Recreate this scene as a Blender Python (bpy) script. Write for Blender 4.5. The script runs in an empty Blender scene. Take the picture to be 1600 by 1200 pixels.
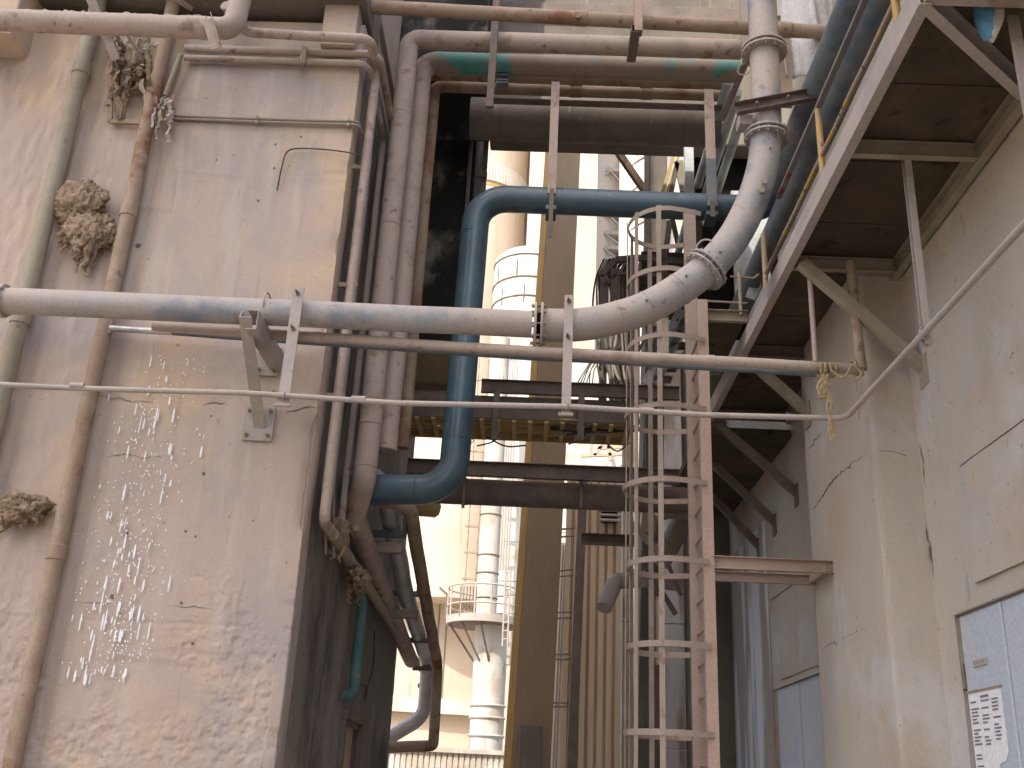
import bpy, math, random
import numpy as np
from math import sin, cos, pi, radians, sqrt, atan2
from mathutils import Vector, Matrix

scene = bpy.context.scene
col = scene.collection
random.seed(7)
RNG = np.random.default_rng(11)

# ------------------------------------------------------------------ camera
FPX = 1590.0
TH, PS, RO, CZ = radians(21.5), radians(1.54), radians(2.82), 1.6
_fw = Vector((-sin(PS) * cos(TH), cos(PS) * cos(TH), sin(TH)))
_r0 = Vector((cos(PS), sin(PS), 0))
_u0 = _r0.cross(_fw)
_R = _r0 * cos(RO) + _u0 * sin(RO)
_U = _u0 * cos(RO) - _r0 * sin(RO)
CAM = Vector((0, 0, CZ))
cd = bpy.data.cameras.new('camera')
cam = bpy.data.objects.new('camera', cd)
col.objects.link(cam)
cd.sensor_width = 36
cd.lens = FPX / 1600 * 36
cd.clip_start = 0.05
cd.clip_end = 2000
m = Matrix((( _R.x, _U.x, -_fw.x, CAM.x), (_R.y, _U.y, -_fw.y, CAM.y), (_R.z, _U.z, -_fw.z, CAM.z), (0, 0, 0, 1)))
cam.matrix_world = m
scene.camera = cam

# ------------------------------------------------------------------ sky, sun, exposure
SUN_AZ = atan2(-0.45, -0.89)      # direction the sun stands in (x, y) = (-0.45, -0.89)
SUN_EL = radians(50)
w = bpy.data.worlds.new('World')
scene.world = w
w.use_nodes = True
nt = w.node_tree
bg = nt.nodes['Background']
sky = nt.nodes.new('ShaderNodeTexSky')
sky.sky_type = 'NISHITA'
sky.sun_disc = False
sky.sun_elevation = SUN_EL
sky.sun_rotation = SUN_AZ
sky.air_density = 1.0
sky.dust_density = 3.5
sky.ozone_density = 0.8
nt.links.new(sky.outputs[0], bg.inputs[0])
bg.inputs[1].default_value = 0.15
sl = bpy.data.lights.new('sun', 'SUN')
sl.energy = 2.0
sl.angle = radians(0.53)
sl.color = (1.0, 0.93, 0.82)
so = bpy.data.objects.new('sun', sl)
col.objects.link(so)
_sd = Vector((sin(SUN_AZ) * cos(SUN_EL), cos(SUN_AZ) * cos(SUN_EL), sin(SUN_EL)))
so.rotation_euler = _sd.to_track_quat('Z', 'Y').to_euler()
so.location = _sd * 60
scene.view_settings.view_transform = 'Standard'
scene.view_settings.look = 'None'
scene.view_settings.gamma = 1
scene.view_settings.exposure = 1.42
scene.cycles.max_bounces = 8
scene.cycles.diffuse_bounces = 5
scene.cycles.use_denoising = True

# ------------------------------------------------------------------ placing: where a sight line meets a plane
def at(px, py, X=None, Y=None, Z=None):
    d = _fw + _R * ((px - 800) / FPX) + _U * ((600 - py) / FPX)
    if X is not None: t = X / d.x
    elif Y is not None: t = Y / d.y
    else: t = (Z - CZ) / d.z
    return CAM + d * t
def zat(px, py, Y): return at(px, py, Y=Y).z
def xat(px, py, Y): return at(px, py, Y=Y).x

# ------------------------------------------------------------------ numpy noise
def vnoise(p, seed=0):
    """value noise in [0,1]; p (N,3)"""
    i = np.floor(p).astype(np.int64)
    f = p - i
    f = f * f * (3 - 2 * f)
    def h(a, b, c):
        n = (a * 374761393 + b * 668265263 + c * 2147483647 + seed * 974711) & 0xffffffff
        n = ((n ^ (n >> 13)) * 1274126177) & 0xffffffff
        return ((n ^ (n >> 16)) & 0xffff) / 65535.0
    r = 0
    for a in (0, 1):
        for b in (0, 1):
            for c in (0, 1):
                wt = (f[:, 0] if a else 1 - f[:, 0]) * (f[:, 1] if b else 1 - f[:, 1]) * (f[:, 2] if c else 1 - f[:, 2])
                r = r + wt * h(i[:, 0] + a, i[:, 1] + b, i[:, 2] + c)
    return r
def fbm(p, o=4, seed=0):
    p = np.asarray(p, float)
    r = 0; a = .5; tot = 0
    for k in range(o):
        r = r + a * vnoise(p * 2 ** k, seed + k); tot += a; a *= .5
    return r / tot

# ------------------------------------------------------------------ materials
def lin(r, g, b):
    f = lambda c: (c / 255 / 12.92) if c / 255 <= .04045 else ((c / 255 + .055) / 1.055) ** 2.4
    return (f(r), f(g), f(b))
DUST = (0.44, 0.36, 0.295)
MATS = {}
def surf(name, base, layers=(), dust=0.0, dust_col=DUST, rough=.75, metal=0.0, bump=(), spec=.4, coat=0, rvar=0.0, grain=.15):
    """layers: (colour, noise scale, lo, hi, stretch xyz, detail, strength); bump: (scale, strength, distance)"""
    mt = bpy.data.materials.new(name)
    mt.use_nodes = True
    t = mt.node_tree; N = t.nodes; L = t.links
    b = N['Principled BSDF']
    g = N.new('ShaderNodeNewGeometry')
    def noise(scale, stretch=(1, 1, 1), detail=6, rough_=.6):
        mp = N.new('ShaderNodeMapping'); mp.inputs['Scale'].default_value = stretch
        L.new(g.outputs['Position'], mp.inputs['Vector'])
        n = N.new('ShaderNodeTexNoise'); n.inputs['Scale'].default_value = scale
        n.inputs['Detail'].default_value = detail; n.inputs['Roughness'].default_value = rough_
        L.new(mp.outputs[0], n.inputs['Vector'])
        return n.outputs['Fac']
    def maprange(v, lo, hi, a=0, c=1):
        r = N.new('ShaderNodeMapRange'); r.interpolation_type = 'SMOOTHSTEP'
        r.inputs['From Min'].default_value = lo; r.inputs['From Max'].default_value = hi
        r.inputs['To Min'].default_value = a; r.inputs['To Max'].default_value = c
        L.new(v, r.inputs['Value']); return r.outputs[0]
    def mix(fac, a, c):
        x = N.new('ShaderNodeMix'); x.data_type = 'RGBA'
        L.new(fac, x.inputs[0])
        if isinstance(a, tuple): x.inputs[6].default_value = (*a, 1)
        else: L.new(a, x.inputs[6])
        x.inputs[7].default_value = (*c, 1)
        return x.outputs[2]
    cur = base
    rn = N.new('ShaderNodeRGB'); rn.outputs[0].default_value = (*base, 1); cur = rn.outputs[0]
    for ly in layers:
        c, sc, lo, hi = ly[:4]
        stq = ly[4] if len(ly) > 4 else (1, 1, 1)
        det = ly[5] if len(ly) > 5 else 6
        stg = ly[6] if len(ly) > 6 else 1.0
        f = maprange(noise(sc, stq, det), lo, hi, 0, stg)
        cur = mix(f, cur, c)
    # fine grain on everything
    hv = N.new('ShaderNodeHueSaturation')
    L.new(maprange(noise(38, (1, 1, 1), 5, .7), .25, .75, 1 - grain, 1 + grain * .9), hv.inputs['Value'])
    L.new(cur, hv.inputs['Color']); cur = hv.outputs[0]
    if dust > 0:
        sx = N.new('ShaderNodeSeparateXYZ'); L.new(g.outputs['Normal'], sx.inputs[0])
        up = maprange(sx.outputs[2], -.25, .85)
        nz = maprange(noise(5, (1, 1, 1), 7, .65), .3, .7)
        ad = N.new('ShaderNodeMath'); ad.operation = 'MULTIPLY_ADD'
        L.new(up, ad.inputs[0]); ad.inputs[1].default_value = .75 * dust
        mu = N.new('ShaderNodeMath'); mu.operation = 'MULTIPLY'; L.new(nz, mu.inputs[0]); mu.inputs[1].default_value = .6 * dust
        L.new(mu.outputs[0], ad.inputs[2]); ad.use_clamp = True
        cur = mix(ad.outputs[0], cur, dust_col)
        rr = N.new('ShaderNodeMapRange'); L.new(ad.outputs[0], rr.inputs['Value'])
        rr.inputs['To Min'].default_value = rough; rr.inputs['To Max'].default_value = .92
        L.new(rr.outputs[0], b.inputs['Roughness'])
    else:
        if rvar:
            L.new(maprange(noise(4), .3, .7, rough - rvar, rough + rvar), b.inputs['Roughness'])
        else:
            b.inputs['Roughness'].default_value = rough
    L.new(cur, b.inputs['Base Color'])
    b.inputs['Metallic'].default_value = metal
    b.inputs['Specular IOR Level'].default_value = spec
    if coat: b.inputs['Coat Weight'].default_value = coat
    prev = None
    for sc, stg, dist in bump:
        bn = N.new('ShaderNodeBump'); bn.inputs['Strength'].default_value = stg; bn.inputs['Distance'].default_value = dist
        L.new(noise(sc, (1, 1, 1), 6, .65), bn.inputs['Height'])
        if prev: L.new(prev, bn.inputs['Normal'])
        prev = bn.outputs[0]
    if prev: L.new(prev, b.inputs['Normal'])
    MATS[name] = mt
    return mt

V = (6, 6, .45)      # vertical streaks
M_LWALL = surf('dusty_render', (.465, .375, .318), [((.54, .42, .30), .5, .46, .60), ((.375, .335, .32), .7, .49, .62, (1, 1, .6), 6, .85), ((.52, .455, .408), 1.4, .5, .68, (4, 4, .5), 6, .5), ((.34, .27, .23), 2.0, .57, .74, V, 8, .5), ((.33, .265, .225), 1.1, .61, .72, (.35, .35, 3), 6, .4),
                               ((.17, .13, .105), 13, .65, .70, (1, 1, 1), 8, .7)], rough=.9, bump=[(14, .22, .02), (90, .10, .004)], spec=.2, grain=.06)
M_RWALL = surf('pale_render', (.475, .425, .358), [((.45, .37, .295), .5, .49, .64), ((.51, .49, .455), .7, .5, .64), ((.40, .405, .42), 1.3, .52, .68, (4, 4, .5), 8, .65), ((.25, .24, .235), 3.0, .61, .74, (3, 3, .6), 10, .45), ((.16, .13, .10), 15, .645, .70, (1, 1, 1), 8, .7)],
               rough=.9, bump=[(14, .2, .02), (90, .12, .004)], spec=.2, grain=.06)
M_WHITEWASH = surf('whitewashed_render', (.36, .31, .26), [((.70, .72, .74), 1.0, .44, .56, (1.6, 1.6, .22), 10, .95), ((.30, .27, .24), 5, .6, .75, (2, 2, .3))], rough=.88, bump=[(30, .3, .01)], spec=.2)
M_BLACKCONC = surf('mould_and_shade_concrete', (.030, .028, .026), [((.10, .095, .085), 1.0, .50, .66), ((.27, .245, .20), 1.3, .55, .70, (1, 1, .7), 10)], rough=.9, bump=[(20, .3, .02)], spec=.2)
M_SIDE = surf('shaded_grimy_side_render', (.23, .205, .18), [((.30, .27, .245), .7, .48, .64), ((.07, .065, .062), .8, .50, .66, (1, 1, .6), 8, .8), ((.32, .30, .28), 1.2, .56, .72, (3, 3, .5), 6, .5), ((.10, .08, .07), 9, .62, .7)], rough=.9, bump=[(30, .3, .02)], spec=.2)  # base painted darker for the side wall's shade; black patches are mould
M_SOFFIT = surf('soffit_concrete', (.36, .31, .22), [((.16, .15, .12), 1.2, .5, .7), ((.07, .06, .05), 2.5, .62, .8)], rough=.9, bump=[(20, .3, .02)], spec=.2)
M_CONC = surf('grey_concrete', (.20, .175, .145), [((.145, .13, .11), .9, .45, .65), ((.30, .28, .24), 2, .58, .75, V), ((.50, .48, .44), 16, .73, .78)], rough=.9, bump=[(25, .25, .015)], spec=.2)
M_COLUMN = surf('column_concrete', (.37, .275, .18), [((.32, .24, .16), .8, .4, .62, (1, 1, .3)), ((.41, .32, .22), 3, .53, .7, V, 6, .6)], rough=.9, bump=[(25, .2, .015)], spec=.2)
M_COLEDGE = surf('ochre_concrete', (.56, .37, .15), [((.48, .32, .13), 2, .45, .65, V)], rough=.9, spec=.2)
M_SILO = surf('cream_silo_render', (.51, .435, .355), [((.55, .48, .40), .25, .42, .62), ((.48, .405, .32), .5, .54, .68, (3, 3, .3)), ((.34, .27, .21), .9, .6, .72, (3, 3, .2), 8, .6)], rough=.92, spec=.15, bump=[(8, .15, .03)])
M_SILO2 = surf('whitish_tank_coating', (.56, .545, .50), [((.46, .405, .33), .6, .45, .62), ((.36, .32, .26), 1.4, .56, .7, (2, 2, .4)), ((.25, .20, .15), 2.5, .6, .7, (2, 2, .2), 8, .6)], rough=.85, spec=.2, bump=[(8, .2, .03)])
M_PINKPIPE = surf('dusty_pinkish_paint', (.42, .34, .30), [((.33, .27, .235), 2.2, .5, .64, (1, 1, 1)), ((.24, .175, .13), 3.5, .56, .68), ((.16, .10, .07), 8, .62, .70)], dust=.7, rough=.7, bump=[(60, .25, .006)], spec=.3)
M_GREY = surf('dusty_grey_paint', (.33, .345, .36), [((.40, .355, .32), 1.3, .42, .62), ((.17, .225, .29), 1.0, .52, .62), ((.22, .16, .125), 4, .60, .70, (1, 1, 1), 8, .7), ((.20, .15, .12), 9, .64, .70)], dust=.7, dust_col=(.49, .40, .335), rough=.6, bump=[(70, .2, .004)], spec=.35)
M_BLUE = surf('petrol_blue_paint', (.034, .088, .122), [((.027, .066, .090), 1.3, .45, .62), ((.055, .12, .16), 3.5, .55, .7), ((.10, .11, .11), 9, .62, .7)], dust=.30, dust_col=(.17, .18, .18), rough=.33, spec=.5, coat=.15, bump=[(90, .05, .003)])
M_BLUEGREY = surf('blue_grey_paint', (.075, .115, .15), [((.11, .14, .16), 1.8, .45, .65), ((.05, .07, .09), 4, .58, .72)], dust=.35, rough=.4, spec=.45)
M_BROWN = surf('rusty_dusty_pipe', (.30, .22, .155), [((.38, .29, .22), 2, .45, .62), ((.20, .085, .038), 1.6, .53, .64), ((.10, .07, .055), 6, .60, .70)], dust=.55, dust_col=(.42, .33, .26), rough=.8, bump=[(60, .3, .006)], spec=.25)
M_TEALPIPE = surf('worn_teal_dusty_pipe', (.28, .225, .18), [((.05, .30, .27), 1.5, .55, .60, (1, 1, 1), 5), ((.16, .11, .08), 4, .62, .74)], dust=.55, dust_col=(.36, .30, .26), rough=.8, bump=[(60, .3, .006)], spec=.25)
M_TEAL = surf('teal_paint', (.035, .15, .15), [((.25, .21, .17), 3, .55, .7)], dust=.3, rough=.6)
M_STEEL = surf('dusty_dark_steel', (.115, .095, .085), [((.17, .135, .115), 2, .45, .65), ((.075, .055, .045), 5, .58, .72)], dust=.45, dust_col=(.34, .27, .22), rough=.7, spec=.3, bump=[(50, .2, .004)])
M_PALESTEEL = surf('dusty_pale_steel', (.40, .365, .34), [((.33, .31, .30), 2, .45, .65), ((.20, .15, .12), 9, .68, .76)], dust=.8, dust_col=(.48, .40, .345), rough=.7, spec=.3, bump=[(60, .2, .003)])
M_OLIVE = surf('olive_dusty_steel', (.30, .27, .20), [((.24, .21, .155), 2, .45, .65), ((.15, .11, .075), 7, .66, .76)], dust=.6, dust_col=(.42, .355, .28), rough=.7, spec=.3, bump=[(60, .2, .003)])
M_PINK = surf('ladder_pink_primer', (.42, .31, .25), [((.35, .265, .22), 1.5, .45, .65), ((.32, .21, .16), 7, .64, .76)], dust=.5, dust_col=(.43, .335, .28), rough=.75, spec=.25)
M_CAGE = surf('dusty_cage_strip', (.32, .262, .22), [((.26, .212, .18), 1.5, .45, .62), ((.22, .14, .095), 6, .58, .68)], dust=.45, dust_col=(.37, .30, .25), rough=.75, spec=.25)
M_RAIL = surf('worn_handrail', (.36, .285, .215), [((.50, .33, .05), 2.2, .53, .57, (1, 1, 1), 5), ((.05, .045, .06), 11, .60, .66), ((.22, .13, .08), 5, .58, .68)], dust=.35, rough=.65)
M_LADGREY = surf('ladder_mauve_primer', (.33, .26, .23), [((.40, .31, .265), 1.5, .45, .65), ((.24, .18, .15), 7, .64, .76)], dust=.6, dust_col=(.42, .33, .28), rough=.75, spec=.25)
M_YELLOW = surf('chipped_yellow_paint', (.48, .30, .06), [((.36, .27, .17), 3, .45, .6), ((.05, .045, .06), 12, .60, .66)], dust=.4, rough=.6, spec=.35)
M_BLUEDOOR = surf('pale_blue_door_paint', (.47, .515, .58), [((.50, .51, .51), 1.1, .48, .65), ((.40, .47, .58), 1.8, .54, .68)], rough=.6, spec=.35, bump=[(40, .08, .004)])
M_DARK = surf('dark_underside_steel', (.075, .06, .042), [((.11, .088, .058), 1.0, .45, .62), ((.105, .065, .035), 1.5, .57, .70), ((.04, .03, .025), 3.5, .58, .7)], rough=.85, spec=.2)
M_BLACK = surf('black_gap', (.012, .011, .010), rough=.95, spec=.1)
M_FOIL = surf('aluminium_cladding', (.55, .56, .58), [((.40, .41, .43), 3, .45, .65), ((.30, .25, .2), 7, .64, .74)], dust=.2, rough=.4, metal=.45, bump=[(25, .35, .01)])
M_TAN = surf('tan_corrugated_sheet', (.52, .405, .285), [((.46, .35, .245), 1, .45, .65, V), ((.34, .24, .16), 5, .62, .75, V)], dust=.2, rough=.6, spec=.3)
M_TRAY = surf('ochre_cable_tray', (.60, .43, .16), [((.50, .37, .16), 3, .45, .65), ((.30, .21, .10), 7, .58, .7)], dust=.25, dust_col=(.42, .33, .22), rough=.75)
M_CABLE = surf('black_cable', (.035, .032, .030), dust=.3, dust_col=(.25, .21, .18), rough=.6)
M_PALECABLE = surf('dusty_cable', (.25, .22, .19), dust=.5, rough=.7)
M_CLUMP = surf('caked_dust', (.37, .28, .195), [((.22, .155, .10), 6, .45, .62), ((.45, .36, .27), 11, .55, .7), ((.10, .07, .045), 5, .62, .72)], rough=.97, spec=.08, bump=[(22, .9, .03), (80, .6, .01)])
M_ROPE = surf('sisal_rope', (.42, .33, .20), [((.30, .22, .12), 20, .45, .65)], rough=.95, spec=.1, bump=[(120, .5, .005)])
M_PAPER = surf('notice_paper', (.80, .80, .80), rough=.8, spec=.2)
M_INK = surf('faded_ink', (.20, .20, .22), rough=.8, spec=.2)
M_WHITE = surf('white_splash', (.86, .88, .92), rough=.35, spec=.5)
M_SACK = surf('woven_white_sack', (.68, .66, .62), [((.55, .48, .40), 4, .5, .7)], rough=.8, bump=[(60, .4, .01)])
M_SACKBLUE = surf('sack_blue_print', (.13, .38, .60), [((.4, .5, .6), 8, .6, .75)], rough=.8)
M_GROUND = surf('dusty_yard', (.40, .335, .265), [((.34, .28, .22), .3, .4, .65), ((.46, .39, .31), 2, .5, .7)], rough=.95, bump=[(6, .4, .03)], spec=.1)
M_MAGENTA = surf('magenta_marked_bar', (.16, .165, .17), [((.20, .015, .035), 2.4, .58, .62, (1, 1, 1), 3)], dust=.35, rough=.5)
M_PALEBLUE = surf('pale_blue_steel', (.52, .58, .62), [((.33, .36, .38), 2, .45, .65), ((.22, .18, .15), 7, .64, .74)], dust=.4, rough=.5)
M_TARP = surf('grey_white_tarpaulin', (.58, .58, .58), [((.42, .41, .42), 2.2, .45, .65)], rough=.6, bump=[(7, .6, .05)])
M_WINDOW = surf('far_window_glass', (.30, .35, .40), [((.55, .52, .48), 3, .45, .65)], rough=.2, spec=.6)

# ------------------------------------------------------------------ mesh building
class MB:
    def __init__(s): s.v = []; s.f = []
    def add(s, verts, faces):
        o = len(s.v); s.v += [Vector(q) for q in verts]; s.f += [tuple(i + o for i in f) for f in faces]; return s
    def hexa(s, p):       # 8 points: bottom 4 ccw, top 4 ccw
        return s.add(p, [(3, 2, 1, 0), (4, 5, 6, 7), (0, 1, 5, 4), (1, 2, 6, 5), (2, 3, 7, 6), (3, 0, 4, 7)])
    def box(s, x0, x1, y0, y1, z0, z1):
        return s.hexa([(x0, y0, z0), (x1, y0, z0), (x1, y1, z0), (x0, y1, z0), (x0, y0, z1), (x1, y0, z1), (x1, y1, z1), (x0, y1, z1)])
    def tube(s, pts, r, n=16, cap=True, flat=None):
        pts = [Vector(q) for q in pts]
        k = len(pts)
        rs = r if isinstance(r, (list, tuple)) else [r] * k
        T = []
        for i in range(k):
            a = pts[max(i - 1, 0)]; b = pts[min(i + 1, k - 1)]
            T.append((b - a).normalized())
        up = Vector((0, 0, 1)) if abs(T[0].z) < .9 else Vector((0, 1, 0))
        nx = T[0].cross(up).normalized()
        o = len(s.v)
        for i in range(k):
            nx = (nx - T[i] * nx.dot(T[i])).normalized()
            ny = T[i].cross(nx)
            # keep the wall thickness through mitred corners
            for j in range(n):
                a = 2 * pi * j / n
                s.v.append(pts[i] + (nx * cos(a) + ny * sin(a) * (flat or 1)) * rs[i])
        for i in range(k - 1):
            for j in range(n):
                j2 = (j + 1) % n
                s.f.append((o + i * n + j, o + i * n + j2, o + (i + 1) * n + j2, o + (i + 1) * n + j))
        if cap:
            s.f.append(tuple(o + j for j in range(n))[::-1])
            s.f.append(tuple(o + (k - 1) * n + j for j in range(n)))
        return s
    def prism(s, prof, A, B, up=(0, 0, 1), twist=0):
        A = Vector(A); B = Vector(B); d = (B - A).normalized(); up = Vector(up)
        if abs(d.dot(up)) > .98: up = Vector((0, 1, 0))
        x = d.cross(up).normalized(); y = x.cross(d).normalized()
        if twist:
            c, q = cos(twist), sin(twist); x, y = x * c + y * q, y * c - x * q
        n = len(prof); o = len(s.v)
        for P in (A, B):
            for (a, b) in prof: s.v.append(P + x * a + y * b)
        for i in range(n):
            j = (i + 1) % n
            s.f.append((o + i, o + j, o + n + j, o + n + i))
        s.f.append(tuple(o + i for i in range(n))[::-1]); s.f.append(tuple(o + n + i for i in range(n)))
        return s
    def disc(s, c, axis, r, h, n=28):
        c = Vector(c); axis = Vector(axis).normalized()
        return s.tube([c - axis * h / 2, c + axis * h / 2], r, n)
    def ring(s, c, axis, R_, r, n=28, m_=8, a0=0, a1=2 * pi):
        c = Vector(c); axis = Vector(axis).normalized()
        u = axis.orthogonal().normalized(); v_ = axis.cross(u)
        pts = [c + (u * cos(a0 + (a1 - a0) * i / n) + v_ * sin(a0 + (a1 - a0) * i / n)) * R_ for i in range(n + 1)]
        return s.tube(pts, r, m_, cap=True)
    def build(s, name, mat, parent=None, smooth=40, bevel=0, props=None):
        me = bpy.data.meshes.new(name)
        off = parent_origin(parent)
        me.from_pydata([tuple(q - off) for q in s.v], [], s.f)
        me.validate(); me.update()
        if smooth:
            me.polygons.foreach_set('use_smooth', [True] * len(me.polygons))
            me.set_sharp_from_angle(angle=radians(smooth))
        me.materials.append(mat)
        ob = bpy.data.objects.new(name, me)
        col.objects.link(ob)
        if parent: ob.parent = parent
        if bevel:
            bm = ob.modifiers.new('edge', 'BEVEL'); bm.width = bevel; bm.segments = 2; bm.limit_method = 'ANGLE'; bm.angle_limit = radians(40)
        return ob
def parent_origin(p):
    o = Vector((0, 0, 0))
    while p is not None:
        o = o + Vector(p.location); p = p.parent
    return o
def tag(o, label=None, cat=None, group=None, kind=None):
    if label: o['label'] = label
    if cat: o['category'] = cat
    if group: o['group'] = group
    if kind: o['kind'] = kind
    return o
def thing(name, label, cat, loc=(0, 0, 0), group=None):
    o = bpy.data.objects.new(name, None); col.objects.link(o)
    o.location = loc; o.empty_display_size = .2
    return tag(o, label, cat, group)

def C_prof(h, b, t): return [(-b / 2, -h / 2), (b / 2, -h / 2), (b / 2, -h / 2 + t), (-b / 2 + t, -h / 2 + t), (-b / 2 + t, h / 2 - t), (b / 2, h / 2 - t), (b / 2, h / 2), (-b / 2, h / 2)]
def L_prof(a, b, t): return [(0, 0), (a, 0), (a, t), (t, t), (t, b), (0, b)]
def I_prof(h, b, t): return [(-b / 2, -h / 2), (b / 2, -h / 2), (b / 2, -h / 2 + t), (t / 2, -h / 2 + t), (t / 2, h / 2 - t), (b / 2, h / 2 - t), (b / 2, h / 2), (-b / 2, h / 2), (-b / 2, h / 2 - t), (-t / 2, h / 2 - t), (-t / 2, -h / 2 + t), (-b / 2, -h / 2 + t)]
def R_prof(w_, h): return [(-w_ / 2, -h / 2), (w_ / 2, -h / 2), (w_ / 2, h / 2), (-w_ / 2, h / 2)]

def fillet(pts, rad, n=8):
    pts = [Vector(q) for q in pts]; out = [pts[0]]
    rads = rad if isinstance(rad, (list, tuple)) else [rad] * len(pts)
    for i in range(1, len(pts) - 1):
        p, a, b = pts[i], pts[i - 1], pts[i + 1]
        u = (a - p); v_ = (b - p); lu, lv = u.length, v_.length; u.normalize(); v_.normalize()
        ang = u.angle(v_)
        if ang > 3.0 or rads[i] <= 0: out.append(p); continue
        d = min(rads[i] / math.tan(ang / 2), lu * .49, lv * .49); r = d * math.tan(ang / 2)
        c = p + (u + v_).normalized() * (r / sin(ang / 2))
        s0 = p + u * d - c; s1 = p + v_ * d - c
        tot = s0.angle(s1); ax = s0.cross(s1).normalized()
        for k in range(n + 1): out.append(c + Matrix.Rotation(tot * k / n, 3, ax) @ s0)
    out.append(pts[-1])
    return out
def catmull(pts, n=8):
    pts = [Vector(q) for q in pts]; out = []
    P = [pts[0] * 2 - pts[1]] + pts + [pts[-1] * 2 - pts[-2]]
    for i in range(1, len(P) - 2):
        a, b, c, d = P[i - 1:i + 3]
        for k in range(n):
            t = k / n
            out.append(.5 * ((2 * b) + (c - a) * t + (2 * a - 5 * b + 4 * c - d) * t * t + (3 * b - a - 3 * c + d) * t ** 3))
    out.append(pts[-1]); return out
def rough_path(pts, step=.25, amp=.004, seed=0):
    """break a straight run into steps with a slight sag and wobble, as old pipework has"""
    rr = random.Random(seed); out = []
    pts = [Vector(q) for q in pts]
    for a, b in zip(pts, pts[1:]):
        n = max(1, int((b - a).length / step))
        for k in range(n):
            q = a + (b - a) * k / n
            if k: q = q + Vector((rr.uniform(-amp, amp), rr.uniform(-amp, amp), rr.uniform(-amp, amp)))
            out.append(q)
    out.append(pts[-1]); return out

def pipe(name, label, cat, pts, r, mat, n=16, group=None, wob=.003, couplings=(), cm=None):
    """a pipe run as a thing: body plus collars where it is joined"""
    pts = [Vector(q) for q in pts]
    t = thing(name, label, cat, pts[0], group)
    MB().tube(rough_path(pts, .35, wob, hash(label) % 999 if False else len(label)), r, n).build('pipe_body', mat, t)
    for (i, f) in couplings:
        a, b = pts[i], pts[i + 1]; c = a + (b - a) * f; ax = (b - a).normalized()
        MB().tube([c - ax * r * .9, c - ax * r * .8, c + ax * r * .8, c + ax * r * .9], [r * 1.02, r * 1.14, r * 1.14, r * 1.02], n).build('coupling', cm or mat, t)
    return t

# ================================================================== SETTING
g = MB().add([(-400, -400, 0), (400, -400, 0), (400, 600, 0), (-400, 600, 0)], [(0, 1, 2, 3)]).build('ground', M_GROUND, smooth=0)
tag(g, kind='structure')

# ---------------------------------------------------------------- left building: continuous render skin round the corner
LX, LY = -2.05, 9.0
lb = thing('left_building', 'dusty pinkish rendered building filling the left side, with broken corner edge', 'building', (-5, 9, 0))
def wall_skin(name, svals, zvals, to_xyz, nrm, disp, mat, parent, skip=None, mat2=None, s2=0):
    S, Z = np.meshgrid(svals, zvals, indexing='ij')
    p = to_xyz(S.ravel(), Z.ravel()); nn = nrm(S.ravel(), Z.ravel())
    d = disp(S.ravel(), Z.ravel(), p)
    p = p + nn * d[:, None]
    off = np.array(parent_origin(parent)); p = p - off
    ns, nz = S.shape
    fs = []
    for i in range(ns - 1):
        for j in range(nz - 1):
            if skip and skip((svals[i] + svals[i + 1]) / 2, (zvals[j] + zvals[j + 1]) / 2): continue
            fs.append((i * nz + j, (i + 1) * nz + j, (i + 1) * nz + j + 1, i * nz + j + 1))
    me = bpy.data.meshes.new(name); me.from_pydata(p.tolist(), [], fs); me.update()
    me.polygons.foreach_set('use_smooth', [True] * len(me.polygons)); me.materials.append(mat)
    if mat2:
        me.materials.append(mat2); nz_ = nz
        for p_ in me.polygons:
            if svals[p_.vertices[0] // nz_] > s2: p_.material_index = 1
    ob = bpy.data.objects.new(name, me); col.objects.link(ob); ob.parent = parent
    return ob
LTOP = 9.35
sv = np.concatenate([np.arange(-14, -6.2, .5), np.arange(-6.2, -3.4, .03), np.arange(-3.4, -.12, .017), np.arange(-.12, .121, .006), np.arange(.15, 1.2, .05), np.arange(1.25, 7.51, .25)])   # s=0 is the corner
zv = np.concatenate([np.arange(0, 1.3, .1), np.arange(1.3, 3.3, .016), np.arange(3.32, LTOP + .01, .045)])
zv[-1] = LTOP
CR = .018
def l_xyz(s, z):
    h = CR * pi / 4
    x = np.where(s < -h, LX + s + h - CR, 0.); y = np.where(s < -h, LY, 0.)
    mid = np.abs(s) <= h; a = (s + h) / CR
    x = np.where(mid, LX - CR + CR * np.sin(a), x); y = np.where(mid, LY + CR - CR * np.cos(a), y)
    aft = s > h
    x = np.where(aft, LX, x); y = np.where(aft, LY + CR + s - h, y)
    return np.stack([x, y, z], 1)
def l_nrm(s, z):
    h = CR * pi / 4; a = np.clip((s + h) / CR, 0, pi / 2)
    return np.stack([np.sin(a), -np.cos(a), 0 * a], 1)
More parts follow.
